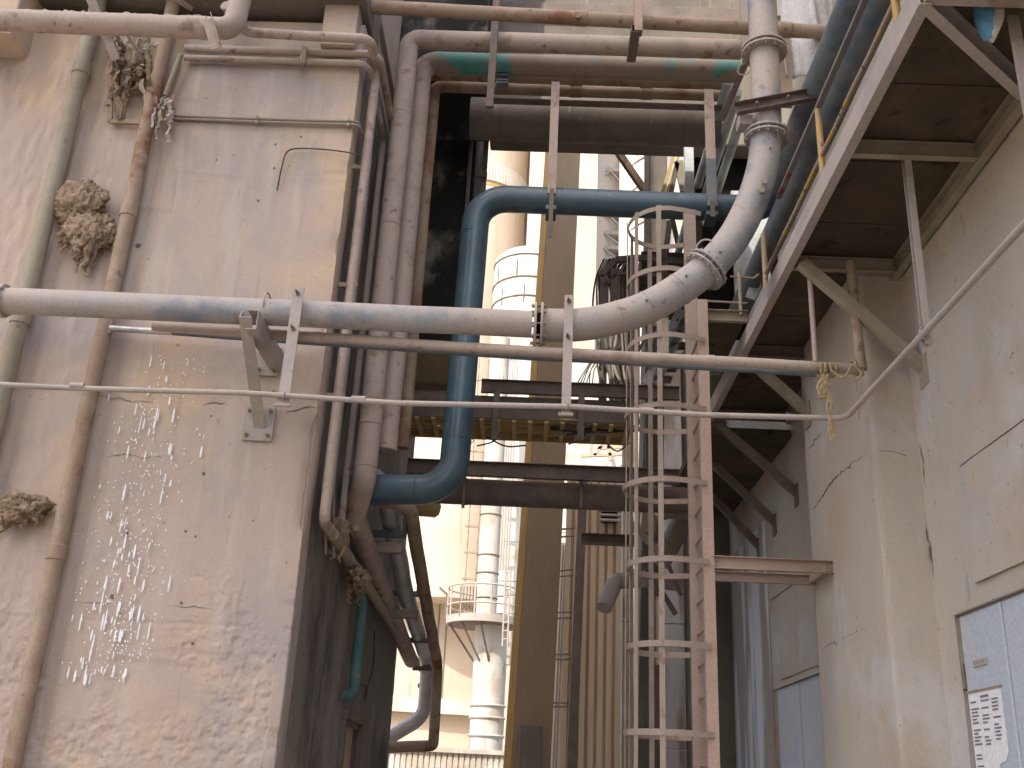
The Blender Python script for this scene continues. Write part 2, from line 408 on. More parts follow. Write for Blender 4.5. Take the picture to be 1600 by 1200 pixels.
def l_disp(s, z, p):
    d = (fbm(p * 1.1, 3, 3) - .5) * .03 + (fbm(p * 7, 3, 5) - .5) * .006
    # crumbling render low on the wall
    msk = np.clip((2.62 - z + (fbm(p * np.array([1.4, 1, 1.4]), 3, 8) - .5) * 2.6) / .5, 0, 1) * (s < -.1)
    fl = fbm(p * 15, 4, 21); f2 = fbm(p * 34, 2, 33)
    d += msk * ((f2 - .5) * .012 - np.clip((fl - .50) * 22, 0, 1) * .008 - np.clip((f2 - .55) * 14, 0, 1) * .009)
    # ribbed trowel marks left of the second riser
    lm = np.clip((-4.35 - p[:, 0]) / .2, 0, 1)
    d += lm * (fbm(p * np.array([13, 1, 6]), 3, 41) - .5) * .035
    # pour joints
    for zj, dep in ((7.28, .007), (4.86, .012), (4.02, .004), (2.78, .006)):
        q = np.exp(-((z - zj - (fbm(p * 2.5, 2, 51) - .5) * .05) / .013) ** 2)
        d -= q * dep * (fbm(p * 3, 2, 61) > .38)
    # chipped corner
    cm = np.exp(-(s / .07) ** 2)
    ch = fbm(np.stack([z * 0, z * 3.2, z * 0], 1), 4, 71)
    d -= cm * (np.clip(ch - .5, 0, 1) * .16 + .012 * fbm(np.stack([z * 0 + 3, z * 22, s * 10], 1), 3, 81))
    big = np.exp(-((z - 4.62) / .13) ** 2) * np.exp(-((s + .02) / .12) ** 2); d -= big * .07
    return d
NY0, NY1, NZ1 = 12.05, 13.35, 2.15
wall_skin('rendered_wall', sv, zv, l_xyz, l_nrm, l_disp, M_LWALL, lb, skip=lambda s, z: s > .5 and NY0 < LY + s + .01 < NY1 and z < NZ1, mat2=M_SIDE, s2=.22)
# mass behind the skin (roof, back, upper storeys)
MB().box(-14, LX - .06, LY + .7, 16.45, .0, 28).build('building_core', M_LWALL, lb, smooth=0)
nb = MB(); nb.box(LX - .5, LX - .45, NY0 - .05, NY1 + .05, 0, NZ1 + .05); nb.build('niche_back', M_BLACK, lb, smooth=0)
fr = MB()
fr.box(LX - .2, LX + .05, NY0 - .03, NY0 + .07, 0, NZ1 + .06); fr.box(LX - .2, LX + .05, NY1 - .07, NY1 + .03, 0, NZ1 + .06); fr.box(LX - .2, LX + .07, NY0 - .06, NY1 + .06, NZ1 + .06, NZ1 + .16)
fr.build('niche_frame', M_STEEL, lb, smooth=0, bevel=.006)
MB().box(-14, LX + .02, 8.62, 9.7, LTOP + .12, LTOP + .75).build('parapet_beam', M_CONC, lb, smooth=0, bevel=.02)
for (pxa, pxb) in ((497, 552),):
    xa, xb = xat(pxa, 45, 8.7), xat(pxb, 45, 8.7)
    MB().box(xa, xb, 8.84, 9.1, zat(520, 70, 8.85), LTOP + .8).build('corbel', M_LWALL, lb, smooth=0, bevel=.015)
MB().box(-6.5, xat(20, 40, 8.6), 8.6, 9.1, zat(15, 52, 8.6), LTOP + .3).build('corbel', M_LWALL, lb, smooth=0, bevel=.015)
MB().box(-14, LX, 8.8, 16.4, LTOP + .75, 28).build('upper_wall', M_LWALL, lb, smooth=0)

# unseen tall block, added only to keep the sun off the alley mouth
ob_ = thing('added_sun_blocker', 'tall plain block added outside the picture to shade the alley', 'building', (-12, -20, 0))
MB().box(-19, -5, -26, -14, 0, 44).build('wall', M_LWALL, ob_, smooth=0)

# white splashes running down the left wall
sp = MB(); rr = random.Random(4)
for k in range(560):
    u = rr.random() ** .8
    py = 555 + 510 * u
    cx = 262 - 95 * u + rr.gauss(0, 26 + 34 * u * (1 - u)) + 12 * sin(u * 23)
    P0 = at(cx, py, Y=LY - .012); P0.y = LY - .022
    big = rr.random() < .17
    ln = rr.uniform(.05, .20) * rr.uniform(.6, 1.3) if big else rr.uniform(.008, .03)
    wd = rr.uniform(.007, .013) if big else rr.uniform(.005, .009)
    n = 8; vs = []
    for j in range(n):
        a = 2 * pi * j / n
        zz = sin(a) * ln / 2; ww = wd * cos(a) * (.8 + .2 * (-sin(a)))
        vs.append((P0.x + ww, P0.y, P0.z + zz))
    vs.append((P0.x, P0.y - .006, P0.z - ln * .2))
    sp.add(vs, [(j, n, (j + 1) % n) for j in range(n)][:])
o = sp.build('white_drips', M_WHITE, lb); tag(o, 'white splashes and drips down the wall', kind='stuff')

# ---------------------------------------------------------------- mould-black overhanging block behind the corner
BX = -1.10
bl = thing('concrete_overhang', 'black mould-stained concrete block overhanging the alley behind the blue pipe', 'overhang', (-1.6, 13.5, 7.5))
zb = zat(690, 537, 13.5)
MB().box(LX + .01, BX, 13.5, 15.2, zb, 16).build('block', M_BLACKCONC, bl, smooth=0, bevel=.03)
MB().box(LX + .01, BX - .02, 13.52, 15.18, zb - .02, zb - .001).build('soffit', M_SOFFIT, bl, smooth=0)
MB().box(LX + .01, BX - .02, 15.1, 15.3, zb - .12, zb - .021).build('edge_beam', M_OLIVE, bl, smooth=0, bevel=.01)
# ---------------------------------------------------------------- concrete bridge across the alley overhead
br = thing('concrete_bridge', 'grey concrete bridge crossing overhead behind the pipe rack', 'bridge', (1, 12.6, 10))
bm_ = MB()
MB().box(-.85, 6, 12.6, 12.95, 10.45, 15).build('girder', M_CONC, br, smooth=0, bevel=.03)
MB().box(-2.04, -.87, 11.1, 12.95, 10.62, 15).build('shade_infill', M_BLACKCONC, br, smooth=0)  # added slab; its black paints in the shade of the overhead recess
MB().box(-.84, 5.9, 12.52, 12.59, zat(900, 20, 12.55) - .12, zat(900, 20, 12.55) + .16).build('ledge', M_STEEL, br, smooth=0, bevel=.01)

# ---------------------------------------------------------------- right building
WX = 3.25; PX = 2.87; PY0, PY1 = 8.26, 10.35
rb = thing('right_building', 'pale rendered building on the right with pilaster and blue doors', 'building', (4, 8, 0))
yv = np.concatenate([np.arange(-6, 4, .5), np.arange(4, 8.28, .035), np.arange(8.3, 10.3, .2), np.arange(10.3, 16.6, .06)])
zv2 = np.concatenate([np.arange(0, 1.4, .2), np.arange(1.4, 6.2, .04), np.arange(6.25, 14.1, .25)])
D1 = (4.4, 7.93, 2.965); D2 = (10.36, 13.9, 2.93)
def r_disp(s, z, p):
    d = (fbm(p * .9, 3, 4) - .5) * .03 + (fbm(p * 9, 3, 6) - .5) * .005
    for zj, dep in ((4.03, .008), (5.3, .004), (3.1, .004)):
        d -= np.exp(-((z - zj) / .012) ** 2) * dep * (fbm(p * 2, 2, 9) > .35)
    return d
wall_skin('rendered_wall', yv, zv2, lambda s, z: np.stack([s * 0 + WX, s, z], 1), lambda s, z: np.stack([s * 0 - 1, s * 0, s * 0], 1), r_disp, M_RWALL, rb,
          skip=lambda s, z: (D1[0] < s < D1[1] and z < D1[2]) or (D2[0] < s < D2[1] and z < D2[2]))
MB().box(WX + .35, 12, -6, 30, 0, 14).build('building_core', M_RWALL, rb, smooth=0)
# pilaster
pb = MB()
S_ = np.concatenate([np.arange(0, WX - PX - .035, .03), WX - PX + np.arange(-.03, .031, .006), WX - PX + np.arange(.06, PY1 - PY0, .04), [PY1 - PY0 + (WX - PX), PY1 - PY0 + 2 * (WX - PX)]])
zp = np.concatenate([np.arange(0, 1.4, .2), np.arange(1.4, 6.18, .04)])
def p_xyz(s, z):
    a = WX - PX; b_ = PY1 - PY0
    x = np.where(s < a, WX - s, np.where(s < a + b_, PX, PX + (s - a - b_))); y = np.where(s < a, PY0, np.where(s < a + b_, PY0 + (s - a), PY1))
    return np.stack([x, y, z], 1)
def p_nrm(s, z):
    a = WX - PX; b_ = PY1 - PY0; t = np.clip((s - a) / .02 + .5, 0, 1)
    return np.stack([-t, -(1 - t), s * 0], 1)
def p_disp(s, z, p):
    d = (fbm(p * 1.2, 3, 14) - .5) * .025 + (fbm(p * 9, 3, 16) - .5) * .005
    e = np.exp(-((s - (WX - PX)) / .02) ** 2); d -= e * (.003 + .008 * (fbm(np.stack([z * 4, z * 0, z * 0], 1), 3, 5)))
    for zj, dep, sd in ((4.62, .016, 1), (3.32, .010, 2), (5.15, .008, 3)):
        zz = z - zj - (fbm(np.stack([s * 3.5, s * 0, s * 0], 1), 4, sd) - .5) * .16
        d -= np.exp(-(zz / .009) ** 2) * dep * (vnoise(np.stack([s * 4, s * 0 + sd, s * 0], 1), 7) > .25)
    return d
wall_skin('pilaster', S_, zp, p_xyz, p_nrm, p_disp, M_RWALL, rb)
# far return wall with whitewash
MB().box(WX - .012, WX - .004, 13.95, 16.5, 0, 5.2).build('whitewash_patch', M_WHITEWASH, rb, smooth=0)
MB().box(xat(1080, 1000, 16.5), WX + .02, 16.5, 17.2, 0, 9).build('return_wall', M_CONC, rb, smooth=0, bevel=.02)
# doors
def door_leaf(y0, y1, z1, x, nm='door_leaf'):
    b = MB(); b.box(x, x + .05, y0, y1, .03, z1)
    return b.build(nm, M_BLUEDOOR, rb, smooth=0, bevel=.008)
for (a, b_, zt) in (D1, D2):
    MB().box(WX + .0, WX + .34, a - .3, b_ + .02, zt + .001, zt + .05).build('lintel', M_RWALL, rb, smooth=0)
    MB().box(WX + .05, WX + .12, a - .1, b_ + .05, zt - .02, zt).build('frame_head', M_BLUEDOOR, rb, smooth=0, bevel=.004)
    MB().box(WX + .01, WX + .34, b_ + .001, b_ + .06, 0, zt).build('jamb', M_RWALL, rb, smooth=0)
dl = door_leaf(7.235, 7.90, 2.945, WX + .03)
door_leaf(6.45, 7.165, 2.945, WX + .03); door_leaf(5.0, 6.43, 2.945, WX + .03)
MB().box(WX + .018, WX + .07, 7.17, 7.23, .03, 2.942).build('mullion', M_BLUEDOOR, rb, smooth=0, bevel=.006)
dl2 = door_leaf(12.75, 13.85, 2.912, WX + .03); door_leaf(10.4, 12.71, 2.912, WX + .035)
hg = MB(); hg.tube([(WX + .02, 7.91, 2.42), (WX + .02, 7.91, 2.60)], .016, 10); hg.build('hinge', M_STEEL, dl)
# sheets fixed to the wall above the far doors
for (y0, y1, z0, z1) in ((11.3, 13.4, 3.0, 3.55), (5.3, 7.45, 3.12, 3.62)):
    MB().box(WX - .02, WX - .005, y0, y1, z0, z1).build('patch_panel', M_RWALL, rb, smooth=0, bevel=.003)
# notice taped to the near door: three columns of print, torn lower corner
nt_ = thing('paper_notice', 'white paper notice in three columns, torn at the bottom, on near blue door', 'notice', (WX + .05, 7.55, 2.2))
n0 = at(1513, 1088, X=WX + .027); n1 = at(1563, 1068, X=WX + .027)
ny0, ny1 = n1.y, n0.y; ztop = (n0.z + n1.z) / 2 + .0
xx = WX + .026
H_ = .78; Wd = ny1 - ny0
outl = [(0, 0), (0, -H_), (.33, -H_), (.36, -H_ + .10), (.48, -H_ + .16), (.55, -H_ + .22), (.68, -H_ + .20), (.72, -H_ + .28), (.9, -H_ + .30), (1, -H_ + .36), (1, 0)]
vs = [(xx, ny1 - a * Wd, ztop + b_) for i, (a, b_) in enumerate(outl)]
MB().add(vs + [(q[0] + .002, q[1], q[2]) for q in vs], [tuple(range(11)), tuple(range(21, 10, -1))] + [(i, 11 + i, 11 + (i + 1) % 11, (i + 1) % 11) for i in range(11)]).build('paper', M_PAPER, nt_, smooth=0)
pr_ = MB(); rr = random.Random(9)
pr_.box(xx - .0030, xx - .0022, ny1 - Wd * .62, ny1 - Wd * .38, ztop - .048, ztop - .032)
for c in range(3):
    z = ztop - .075
    while z > ztop - H_ + .06:
        if rr.random() < .82:
            y1_ = ny1 - Wd * (.06 + .32 * c); L_ = Wd * rr.uniform(.12, .25)
            if not (c > 0 and z < ztop - H_ + .40 - .0) :
                pr_.box(xx - .0030, xx - .0022, y1_ - L_, y1_, z, z + .011)
        z -= .024 if rr.random() < .85 else .05
tag(pr_.build('print_lines', M_INK, nt_, smooth=0), kind='stuff')
MB().box(xx - .006, xx - .001, ny0 - .01, ny1 + .02, ztop - .004, ztop + .012).build('tape_strip', M_BROWN, nt_, smooth=0)
s0 = at(1522, 1042, X=WX + .027); s1 = at(1543, 1034, X=WX + .027)
sg = thing('door_plate', 'small pale number plate on the near blue door above the notice', 'plate', (WX + .056, s0.y, s0.z))
MB().box(WX + .020, WX + .029, s1.y, s0.y, s0.z - .005, s0.z + .045).build('plate', M_PALESTEEL, sg, smooth=0, bevel=.002)
pm = MB()
for k in range(5):
    yk = s0.y - .02 - k * (s0.y - s1.y - .03) / 5
    pm.box(WX + .0180, WX + .0192, yk - .012, yk, s0.z + .012, s0.z + .03)
tag(pm.build('print_marks', M_INK, sg, smooth=0), kind='stuff')

# cracks and joints in the render, let into the surface
def crack(parent, pts, w_, nrm, seed, mat=None, name='crack'):
    rr = random.Random(seed); nrm = Vector(nrm); out = []
    for a, b in zip(pts, pts[1:]):
        n = max(2, int((b - a).length / .05))
        for k in range(n):
            q = a.lerp(b, k / n)
            out.append(q + Vector((rr.gauss(0, 1) * (1 - abs(nrm.x)), rr.gauss(0, 1) * (1 - abs(nrm.y)), rr.gauss(0, 1))) * (.012 if name == 'crack' else .001))
    out.append(pts[-1])
    n = len(out); rs = [w_ * (.3 + .9 * rr.random()) * min(1, .25 + 3 * min(i, n - 1 - i) / n) for i in range(n)]
    if name != 'crack': rs = [w_] * n
    return MB().tube(out, rs, 6, flat=1).build(name, mat or M_CRACK, parent)
M_CRACK = surf('crack_shadow', (.17, .14, .115), rough=.95, spec=.1)
M_JOINT = surf('joint_line', (.20, .175, .15), rough=.95, spec=.1)
for k, (pl, w_) in enumerate(((((1270, 795), (1300, 752), (1330, 725), (1357, 705)), .006), (((1262, 702), (1275, 688), (1292, 668)), .004), (((1283, 1013), (1320, 995), (1360, 978)), .004))):
    crack(rb, [at(*q, X=PX - .001) for q in pl], w_, (1, 0, 0), k)
crack(rb, [at(*q, Y=PY0 - .002) for q in ((1372, 706), (1395, 703), (1412, 712), (1420, 708))], .004, (0, 1, 0), 11)
crack(rb, [at(*q, X=WX - .01) for q in ((1447, 822), (1452, 850), (1457, 880), (1458, 905))], .008, (1, 0, 0), 12)
crack(rb, [at(*q, X=WX - .01) for q in ((1436, 690), (1442, 720), (1446, 760))], .004, (1, 0, 0), 13)
crack(rb, [at(*q, X=WX - .008) for q in ((1500, 728), (1600, 655))],   .004, (1, 0, 0), 14, M_JOINT, 'joint')
crack(rb, [at(*q, X=WX - .008) for q in ((1592, 800), (1599, 870))], .004, (1, 0, 0), 15, M_JOINT, 'joint')
crack(rb, [at(*q, X=WX - .008) for q in ((1204, 938), (1245, 908))], .005, (1, 0, 0), 16, M_JOINT, 'joint')
for k, (pl, w_) in enumerate(((((128, 618), (190, 622), (240, 628)), .004), (((315, 631), (352, 630)), .010), (((372, 634), (420, 638)), .005), (((445, 640), (470, 640), (505, 634)), .009), (((120, 940), (170, 943)), .004), (((250, 947), (330, 951)), .003), (((160, 710), (260, 716)), .003))):
    crack(lb, [at(*q, Y=LY - .002) for q in pl], w_, (0, 1, 0), 30 + k, M_JOINT)

for k, (px_, py_, r_) in enumerate(((338, 250, .013), (313, 314, .012), (403, 313, .012), (428, 262, .010), (470, 213, .010), (318, 740, .016), (290, 830, .013), (196, 833, .018), (283, 942, .013), (175, 932, .020), (330, 650, .011), (216, 384, .03), (375, 568, .012), (305, 838, .010), (430, 225, .010), (300, 1005, .012))):
    q = at(px_, py_, Y=LY - .006); MB().tube([q, q + Vector((0, .03, 0))], r_, 9).build('tie_hole', M_CRACK, lb)

# ================================================================== FOREGROUND PIPEWORK
def bolts(parent, c, axis, R_, n=12, r=.013, l=.09, mat=None):
    axis = Vector(axis).normalized(); u = axis.orthogonal().normalized(); v_ = axis.cross(u); first = None
    for k in range(n):
        a = 2 * pi * k / n + .2
        q = Vector(c) + (u * cos(a) + v_ * sin(a)) * R_
        if first is None:
            # one continuous turned profile: nut, washer, shank, washer, nut
            ts = [-.5, -.44, -.44, -.30, -.30, .30, .30, .44, .44, .5]; rs = [.6, .6, 1, 1, .6, .6, 1, 1, .6, .6]
            first = MB().tube([q + axis * (l * (t_ + .0005 * i)) for i, t_ in enumerate(ts)], [r * x for x in rs], 6).build('bolt', mat or M_OLIVE, parent); q0 = q
        else:
            o = first.copy(); col.objects.link(o); o.parent = parent; o.location = q - q0
def flange(parent, c, axis, r_in, r_out, mat, gap=.02, th=.022, n=10, pair=True):
    axis = Vector(axis).normalized(); c = Vector(c)
    f = MB()
    ds = (-1, 1) if pair else (0,)
    for s_ in ds:
        q = c + axis * s_ * (gap / 2 + th / 2)
        f.tube([q - axis * th / 2, q + axis * th / 2], r_out, 36)
    fo = f.build('flange', mat, parent, bevel=.004)
    MB().disc(c, axis, r_in * 1.03, gap + .001, 32).build('gasket', M_BLACK, fo)
    bolts(fo, c, axis, (r_in + r_out) / 2 + .012, n, .013, gap + 2 * th + .055)
    return fo

# ---- big dusty grey pipe
BY = 8.3
gp = thing('grey_process_pipe', 'large dusty grey flanged pipe crossing the picture, then curving upward at right', 'pipe', (0, BY, 5.45))
zp0, zp1 = zat(0, 470, BY), zat(835, 507, BY)
fx = xat(838, 508, BY)
A0 = Vector((-7.0, BY, zp0 + .02)); A1 = Vector((fx - .04, BY, zp1))
MB().tube(rough_path([A0, A1], .5, .003, 3), .122, 32).build('straight_section', M_GREY, gp)
cl = at(3, 470, Y=BY)
co = MB().tube([cl - Vector((.035, 0, 0)), cl + Vector((.035, 0, 0))], .155, 32).build('flange', M_GREY, gp, bevel=.005)
bolts(co, cl, (1, 0, 0), .14, 8, .012, .11)
path = catmull([at(848, 508, Y=BY), at(895, 508, Y=BY), at(945, 501, Y=BY), at(1005, 483, Y=BY), at(1055, 456, Y=BY), at(1103, 421, Y=BY), at(1143, 376, Y=BY), at(1172, 322, Y=BY), at(1190, 268, Y=BY), at(1198, 214, Y=BY)], 8)
MB().tube(path, .150, 36).build('bend_section', M_GREY, gp)
vt = [at(1198, 214, Y=BY), at(1196, 140, Y=BY), at(1194, 80, Y=BY), at(1190, -20, Y=BY), at(1186, -150, Y=BY)]
MB().tube(catmull(vt, 4), .145, 36).build('riser_section', M_GREY, gp)
flange(gp, (fx + .02, BY, zp1), (1, 0, 0), .122, .205, M_GREY, gap=.035, n=10)
def dirat(pth, P):
    i = min(range(1, len(pth) - 1), key=lambda k: (pth[k] - P).length); return (pth[i + 1] - pth[i - 1]).normalized(), pth[i]
for (px_, py_) in ((1103, 421),):
    d_, q_ = dirat(path, at(px_, py_, Y=BY)); flange(gp, q_, d_, .15, .212, M_GREY, gap=.03, n=14)
flange(gp, at(1198, 214, Y=BY), (.05, 0, 1), .15, .215, M_GREY, gap=.03, n=14)
flange(gp, at(1194, 80, Y=BY), (0, 0, 1), .15, .225, M_GREY, gap=.03, n=14)
for (px_, py_) in ((967, 497), (1012, 482), (1060, 452)):
    d_, q_ = dirat(path, at(px_, py_, Y=BY)); MB().ring(q_, d_, .1505, .006, 36, 6).build('weld_seam', M_GREY, gp)
for (px_, py_, dx, dz) in ((1086, 398, .06, .165),):
    q_ = at(px_, py_, Y=BY - .06); MB().ring(q_ + Vector((.1, 0, .07)), (.3, 1, .2), .085, .008, 24, 6).build('lifting_ring', M_PALESTEEL, gp)
for (px_, py_) in ((1072, 432), (1125, 395), (1203, 232), (1010, 470)):
    q_ = at(px_, py_, Y=BY - .15); MB().tube([q_, q_ + Vector((0, -.025, .01))], .012, 8).build('stub', M_OLIVE, gp)
for k, (px_, py_) in enumerate(((1194, 283), (1190, 297))):
    q_ = at(px_, py_, Y=BY - .155); MB().tube([q_, q_ + Vector((0, -.006, 0))], .03, 16).build('weld_patch', M_OLIVE, gp)
# ubolt strap over the pipe at the wall bracket
ub = at(417, 480, Y=BY)
MB().ring((ub.x, BY, ub.z), (1, 0, 0), .132, .010, 28, 8).build('strap', M_PALESTEEL, gp)

# ---- bracket from the left wall under the grey pipe
bk = thing('wall_bracket', 'pale steel bracket bolted to the left wall, carrying the grey pipe', 'bracket', (-2.5, 9.0, 4.5))
bxm = xat(425, 600, 9.0)
za = zp0 - .122 - .095
MB().prism(C_prof(.19, .10, .009), (bxm + .02, 8.985, za), (bxm + .02, 8.02, za)).build('arm', M_PALESTEEL, bk, bevel=.003)
zl = zat(412, 672, 8.98)
MB().prism(L_prof(.11, .11, .01), (bxm - .10, 8.975, zl), (bxm - .10, 8.02, za + .02), up=(1, 0, 0)).build('brace', M_PALESTEEL, bk, bevel=.003)
for (zc, hh, ww) in ((zl + .06, .34, .28), (za, .30, .22)):
    pl = MB().box(bxm - .06 - ww / 2, bxm - .06 + ww / 2, 8.962, 8.982, zc - hh / 2, zc + hh / 2).build('base_plate', M_PALESTEEL, bk, smooth=0, bevel=.003)
    for sx in (-1, 1):
        for sz in (-1, 1):
            q = Vector((bxm - .06 + sx * (ww / 2 - .04), 8.95, zc + sz * (hh / 2 - .05)))
            MB().tube([q + Vector((0, .02, 0)), q + Vector((0, .012, 0)), q + Vector((0, .0119, 0)), q - Vector((0, .012, 0)), q - Vector((0, .0121, 0)), q - Vector((0, .055, 0))], [.02, .02, .02, .02, .011, .011], 8).build('anchor_bolt', M_OLIVE, pl)

# ---- flat bar hangers carrying the thin conduit
CY = 8.14
def hanger(pxt, pyt, pxb, pyb, wpx, label):
    T, B = at(pxt, pyt, Y=CY), at(pxb, pyb, Y=CY); xm = (T.x + B.x) / 2
    t = thing('flat_bar_hanger', label, 'hanger', (xm, CY, B.z), 'flat bars hanging off the grey pipe')
    hw = wpx / FPX * 9.2 / 2
    o = MB().box(xm - hw, xm + hw, CY - .006, CY + .006, B.z, T.z).build('flat_bar', M_PALESTEEL, t, smooth=0, bevel=.002)
    for f in (.06, .37):
        z = T.z - (T.z - B.z) * f
        MB().tube([(xm, CY + .03, z), (xm - .01, CY - .06, z + .01)], .010, 8).tube([(xm, CY - .008, z), (xm, CY - .024, z)], .02, 6).build('bolt', M_STEEL, t)
    MB().ring((xm + .005, CY - .03, B.z + .055), (1, .1, 0), .036, .007, 16, 6).build('u_bolt', M_PALESTEEL, t)
    MB().box(xm - hw - .025, xm + hw + .02, CY - .02, CY + .01, B.z - .03, B.z - .001).build('foot_clip', M_PALESTEEL, t, smooth=0, bevel=.002)
    return t
hanger(466, 449, 444, 630, 17, 'flat steel hanger bar nearer the left wall bracket')
hanger(887, 461, 887, 645, 14, 'flat steel hanger bar just right of the pipe flange')

# ---- thin conduit hanging below
cz = (zat(0, 601, CY) + zat(1318, 658, CY)) / 2; CXE = xat(1320, 658, CY)
pts = fillet([(-7, CY - .03, zat(0, 601, CY) + .02), (-4.2, CY - .02, cz + .0), (-2.5, CY - .03, cz + .015), (-1.2, CY - .03, cz - .022), (.3, CY - .03, cz + .008), (1.4, CY - .03, cz - .018), (CXE, CY - .03, cz), (CXE + .10, 2.2, cz + .04)], .12)
t = thing('thin_conduit', 'thin pale conduit crossing the whole picture and rising along the right wall', 'conduit', (0, CY, cz))
MB().tube(rough_path(pts, .6, .003, 5), .024, 12).build('conduit', M_PALESTEEL, t)
for px_ in (120, 560, 1010):
    q = at(px_, 601 + (px_) * .043, Y=CY - .03); q.z = cz + (.02 if px_ < 300 else 0)
    MB().tube([q - Vector((.06, 0, 0)), q + Vector((.06, 0, 0))], .0275, 12).build('coupling', M_PALESTEEL, t)

# ---- second pipe pair behind
y2 = 8.62
pA = at(240, 510, Y=y2); pB = at(1348, 577, Y=8.05)
pipe('dusty_pipe', 'slim dusty brown pipe under the grey one, ending tied with rope at the pilaster', 'pipe', [pA, (pA + pB) / 2 + Vector((0, 0, -.02)), pB], .046, M_PINKPIPE, 16, couplings=((0, .5), (1, .6)))
pA = at(172, 513, Y=8.86); pB = at(1300, 586, Y=8.72)
t = pipe('dark_rod_pipe', 'thin dark blue-grey pipe running just below the slim dusty pipe', 'pipe', [pA, (pA + pB) / 2 + Vector((0, 0, -.02)), pB], .028, M_BLUEGREY, 12)
a_ = pA; b_ = pA + (pB - pA) * .09
MB().tube([a_, b_], .031, 12).build('foil_wrap', M_FOIL, t)
MB().tube([pA + Vector((0, 0, -.06)), pA + Vector((0, 0, .09))], .03, 10).build('valve_stem', M_BROWN, t)
t = pipe('short_stub', 'short pale pipe stub on the left wall under the grey pipe', 'pipe', [at(252, 507, Y=8.8), at(282, 509, Y=8.8)], .022, M_PALESTEEL, 10)

# ---- risers on the left wall
def riser(px0, py0, px1, py1, Y, r, label, mat, cps):
    a, b = at(px0, py0, Y=Y), at(px1, py1, Y=Y); x = (a.x + b.x) / 2
    return pipe('wall_riser', label, 'pipe', [(x, Y, 0.05), (x, Y, 4.6), (x, Y, 9.5)], r, mat, 20, 'risers on the left wall', couplings=cps)
riser(146, 80, 20, 500, 8.87, .085, 'left of the two vertical dusty pipes on the left wall', M_OLIVE, ((1, .2), (1, .8)))
riser(254, 90, 20, 1180, 8.88, .075, 'right of the two vertical dusty pipes on the left wall', M_BROWN, ((0, .72), (1, .45)))

# ---- big top left pipe with upturned end
YT = 8.25
a, b = at(-40, 26, Y=YT), at(350, 47, Y=YT); zt = (a.z + b.z) / 2
xe = xat(366, 40, YT)
t = thing('top_left_pipe', 'thick dust-caked pipe along the top left edge, turning upward at its end', 'pipe', (xe, YT, zt))
MB().tube(rough_path(fillet([(-8, YT, a.z), (-5.2, YT, zt), (xe, YT, zt - .02), (xe + .03, YT, zt + 1.6)], .13, 10), .3, .004, 2), .112, 28).build('pipe_body', M_PINKPIPE, t)
MB().tube([(xe - .34, YT, zt - .02), (xe - .26, YT, zt - .02)], .118, 28).build('coupling', M_PINKPIPE, t)
rr = random.Random(3); n_ = 90
MB().tube([Vector((-6.5 + (xe - .35 + 6.5) * i / n_, YT + rr.gauss(0, .006), zt + .098 + rr.gauss(0, .004))) for i in range(n_ + 1)], [rr.uniform(.022, .046) for i in range(n_ + 1)], 8).build('dust_ridge', M_PINKPIPE, t)
t = thing('angle_clip', 'small angle iron clip hanging from the thick top left pipe', 'bracket', at(345, 70, Y=YT - .1))
qa = at(333, 28, Y=YT - .14); qb = at(347, 74, Y=YT - .10)
MB().prism(L_prof(.11, .10, .008), qa, qb, up=(0, -1, 0)).build('angle', M_PINKPIPE, t, bevel=.002)
# pipe from the elbow along the wall top, round the corner, back and then down the side wall
ya = 8.72
c1 = at(385, 48, Y=ya); c2 = at(556, 58, Y=ya); zc = c2.z
XS = LX + .13
ysd = at(578, 196, X=XS).y
pts = fillet([(c1.x - .12, ya - .4, zc + .02), (c1.x, ya, zc + .02), (XS, ya, zc), (XS, ysd, zc), (XS, ysd, at(503, 805, X=XS).z)], .10, 8)
zlow = zat(503, 815, ysd)
pts = fillet([(c1.x - .12, ya - .4, zc + .02), (c1.x, ya, zc + .02), (XS, ya, zc - .02), (XS, ysd, zc - .06), (XS, ysd, zlow), at(546, 872, X=XS + .03)], .10, 8)
t = thing('corner_conduit', 'pale conduit along the wall top bending round the building corner and down', 'conduit', (XS, ysd, zlow))
MB().tube(rough_path(pts, .5, .003, 8), .052, 16).build('conduit', M_PINKPIPE, t)
for zz in (7.6, 6.2, 5.0): MB().box(LX, XS + .06, ysd - .02, ysd + .02, zz, zz + .05).build('saddle_clip', M_OLIVE, t, smooth=0, bevel=.003)
# twin conduits under the wall top
for k, (py_, rr_, lab) in enumerate(((80, .042, 'upper of the twin conduits along the top of the left wall'), (95, .036, 'lower of the twin conduits along the top of the left wall'))):
    q0 = at(288, py_ - 2, Y=8.92); q1 = at(575, py_, Y=8.92); zc2 = (q0.z + q1.z) / 2
    X2 = LX + .10 + .10 * (1 - k)
    yb = 10.2 + .3 * (1 - k)
    pts = fillet([(q0.x, 8.93, zc2), (X2, 8.93, zc2), (X2, yb, zc2 - .10), (X2, yb, zc2 - 2.2 + .0), (X2, yb, zat(512, 828, yb))], .14, 8)
    t = thing('twin_conduit', lab, 'conduit', (q0.x, 8.93, zc2)); MB().tube(rough_path(pts, .5, .002, k), rr_, 14).build('conduit', M_PINKPIPE, t)
t = thing('pipe_clamp', 'rusty clamp on the twin conduits at the top of the left wall', 'clamp', at(474, 100, Y=8.86))
q = at(474, 88, Y=8.86); MB().box(q.x - .03, q.x + .03, 8.84, 8.9, q.z - .10, q.z + .12).build('clamp_body', M_BROWN, t, smooth=0, bevel=.006)
MB().ring((q.x, 8.84, q.z - .08), (1, 0, .2), .05, .012, 16, 6).build('u_bolt', M_BROWN, t)
q0 = at(282, 86, Y=8.9); q1 = at(258, 150, Y=8.9)
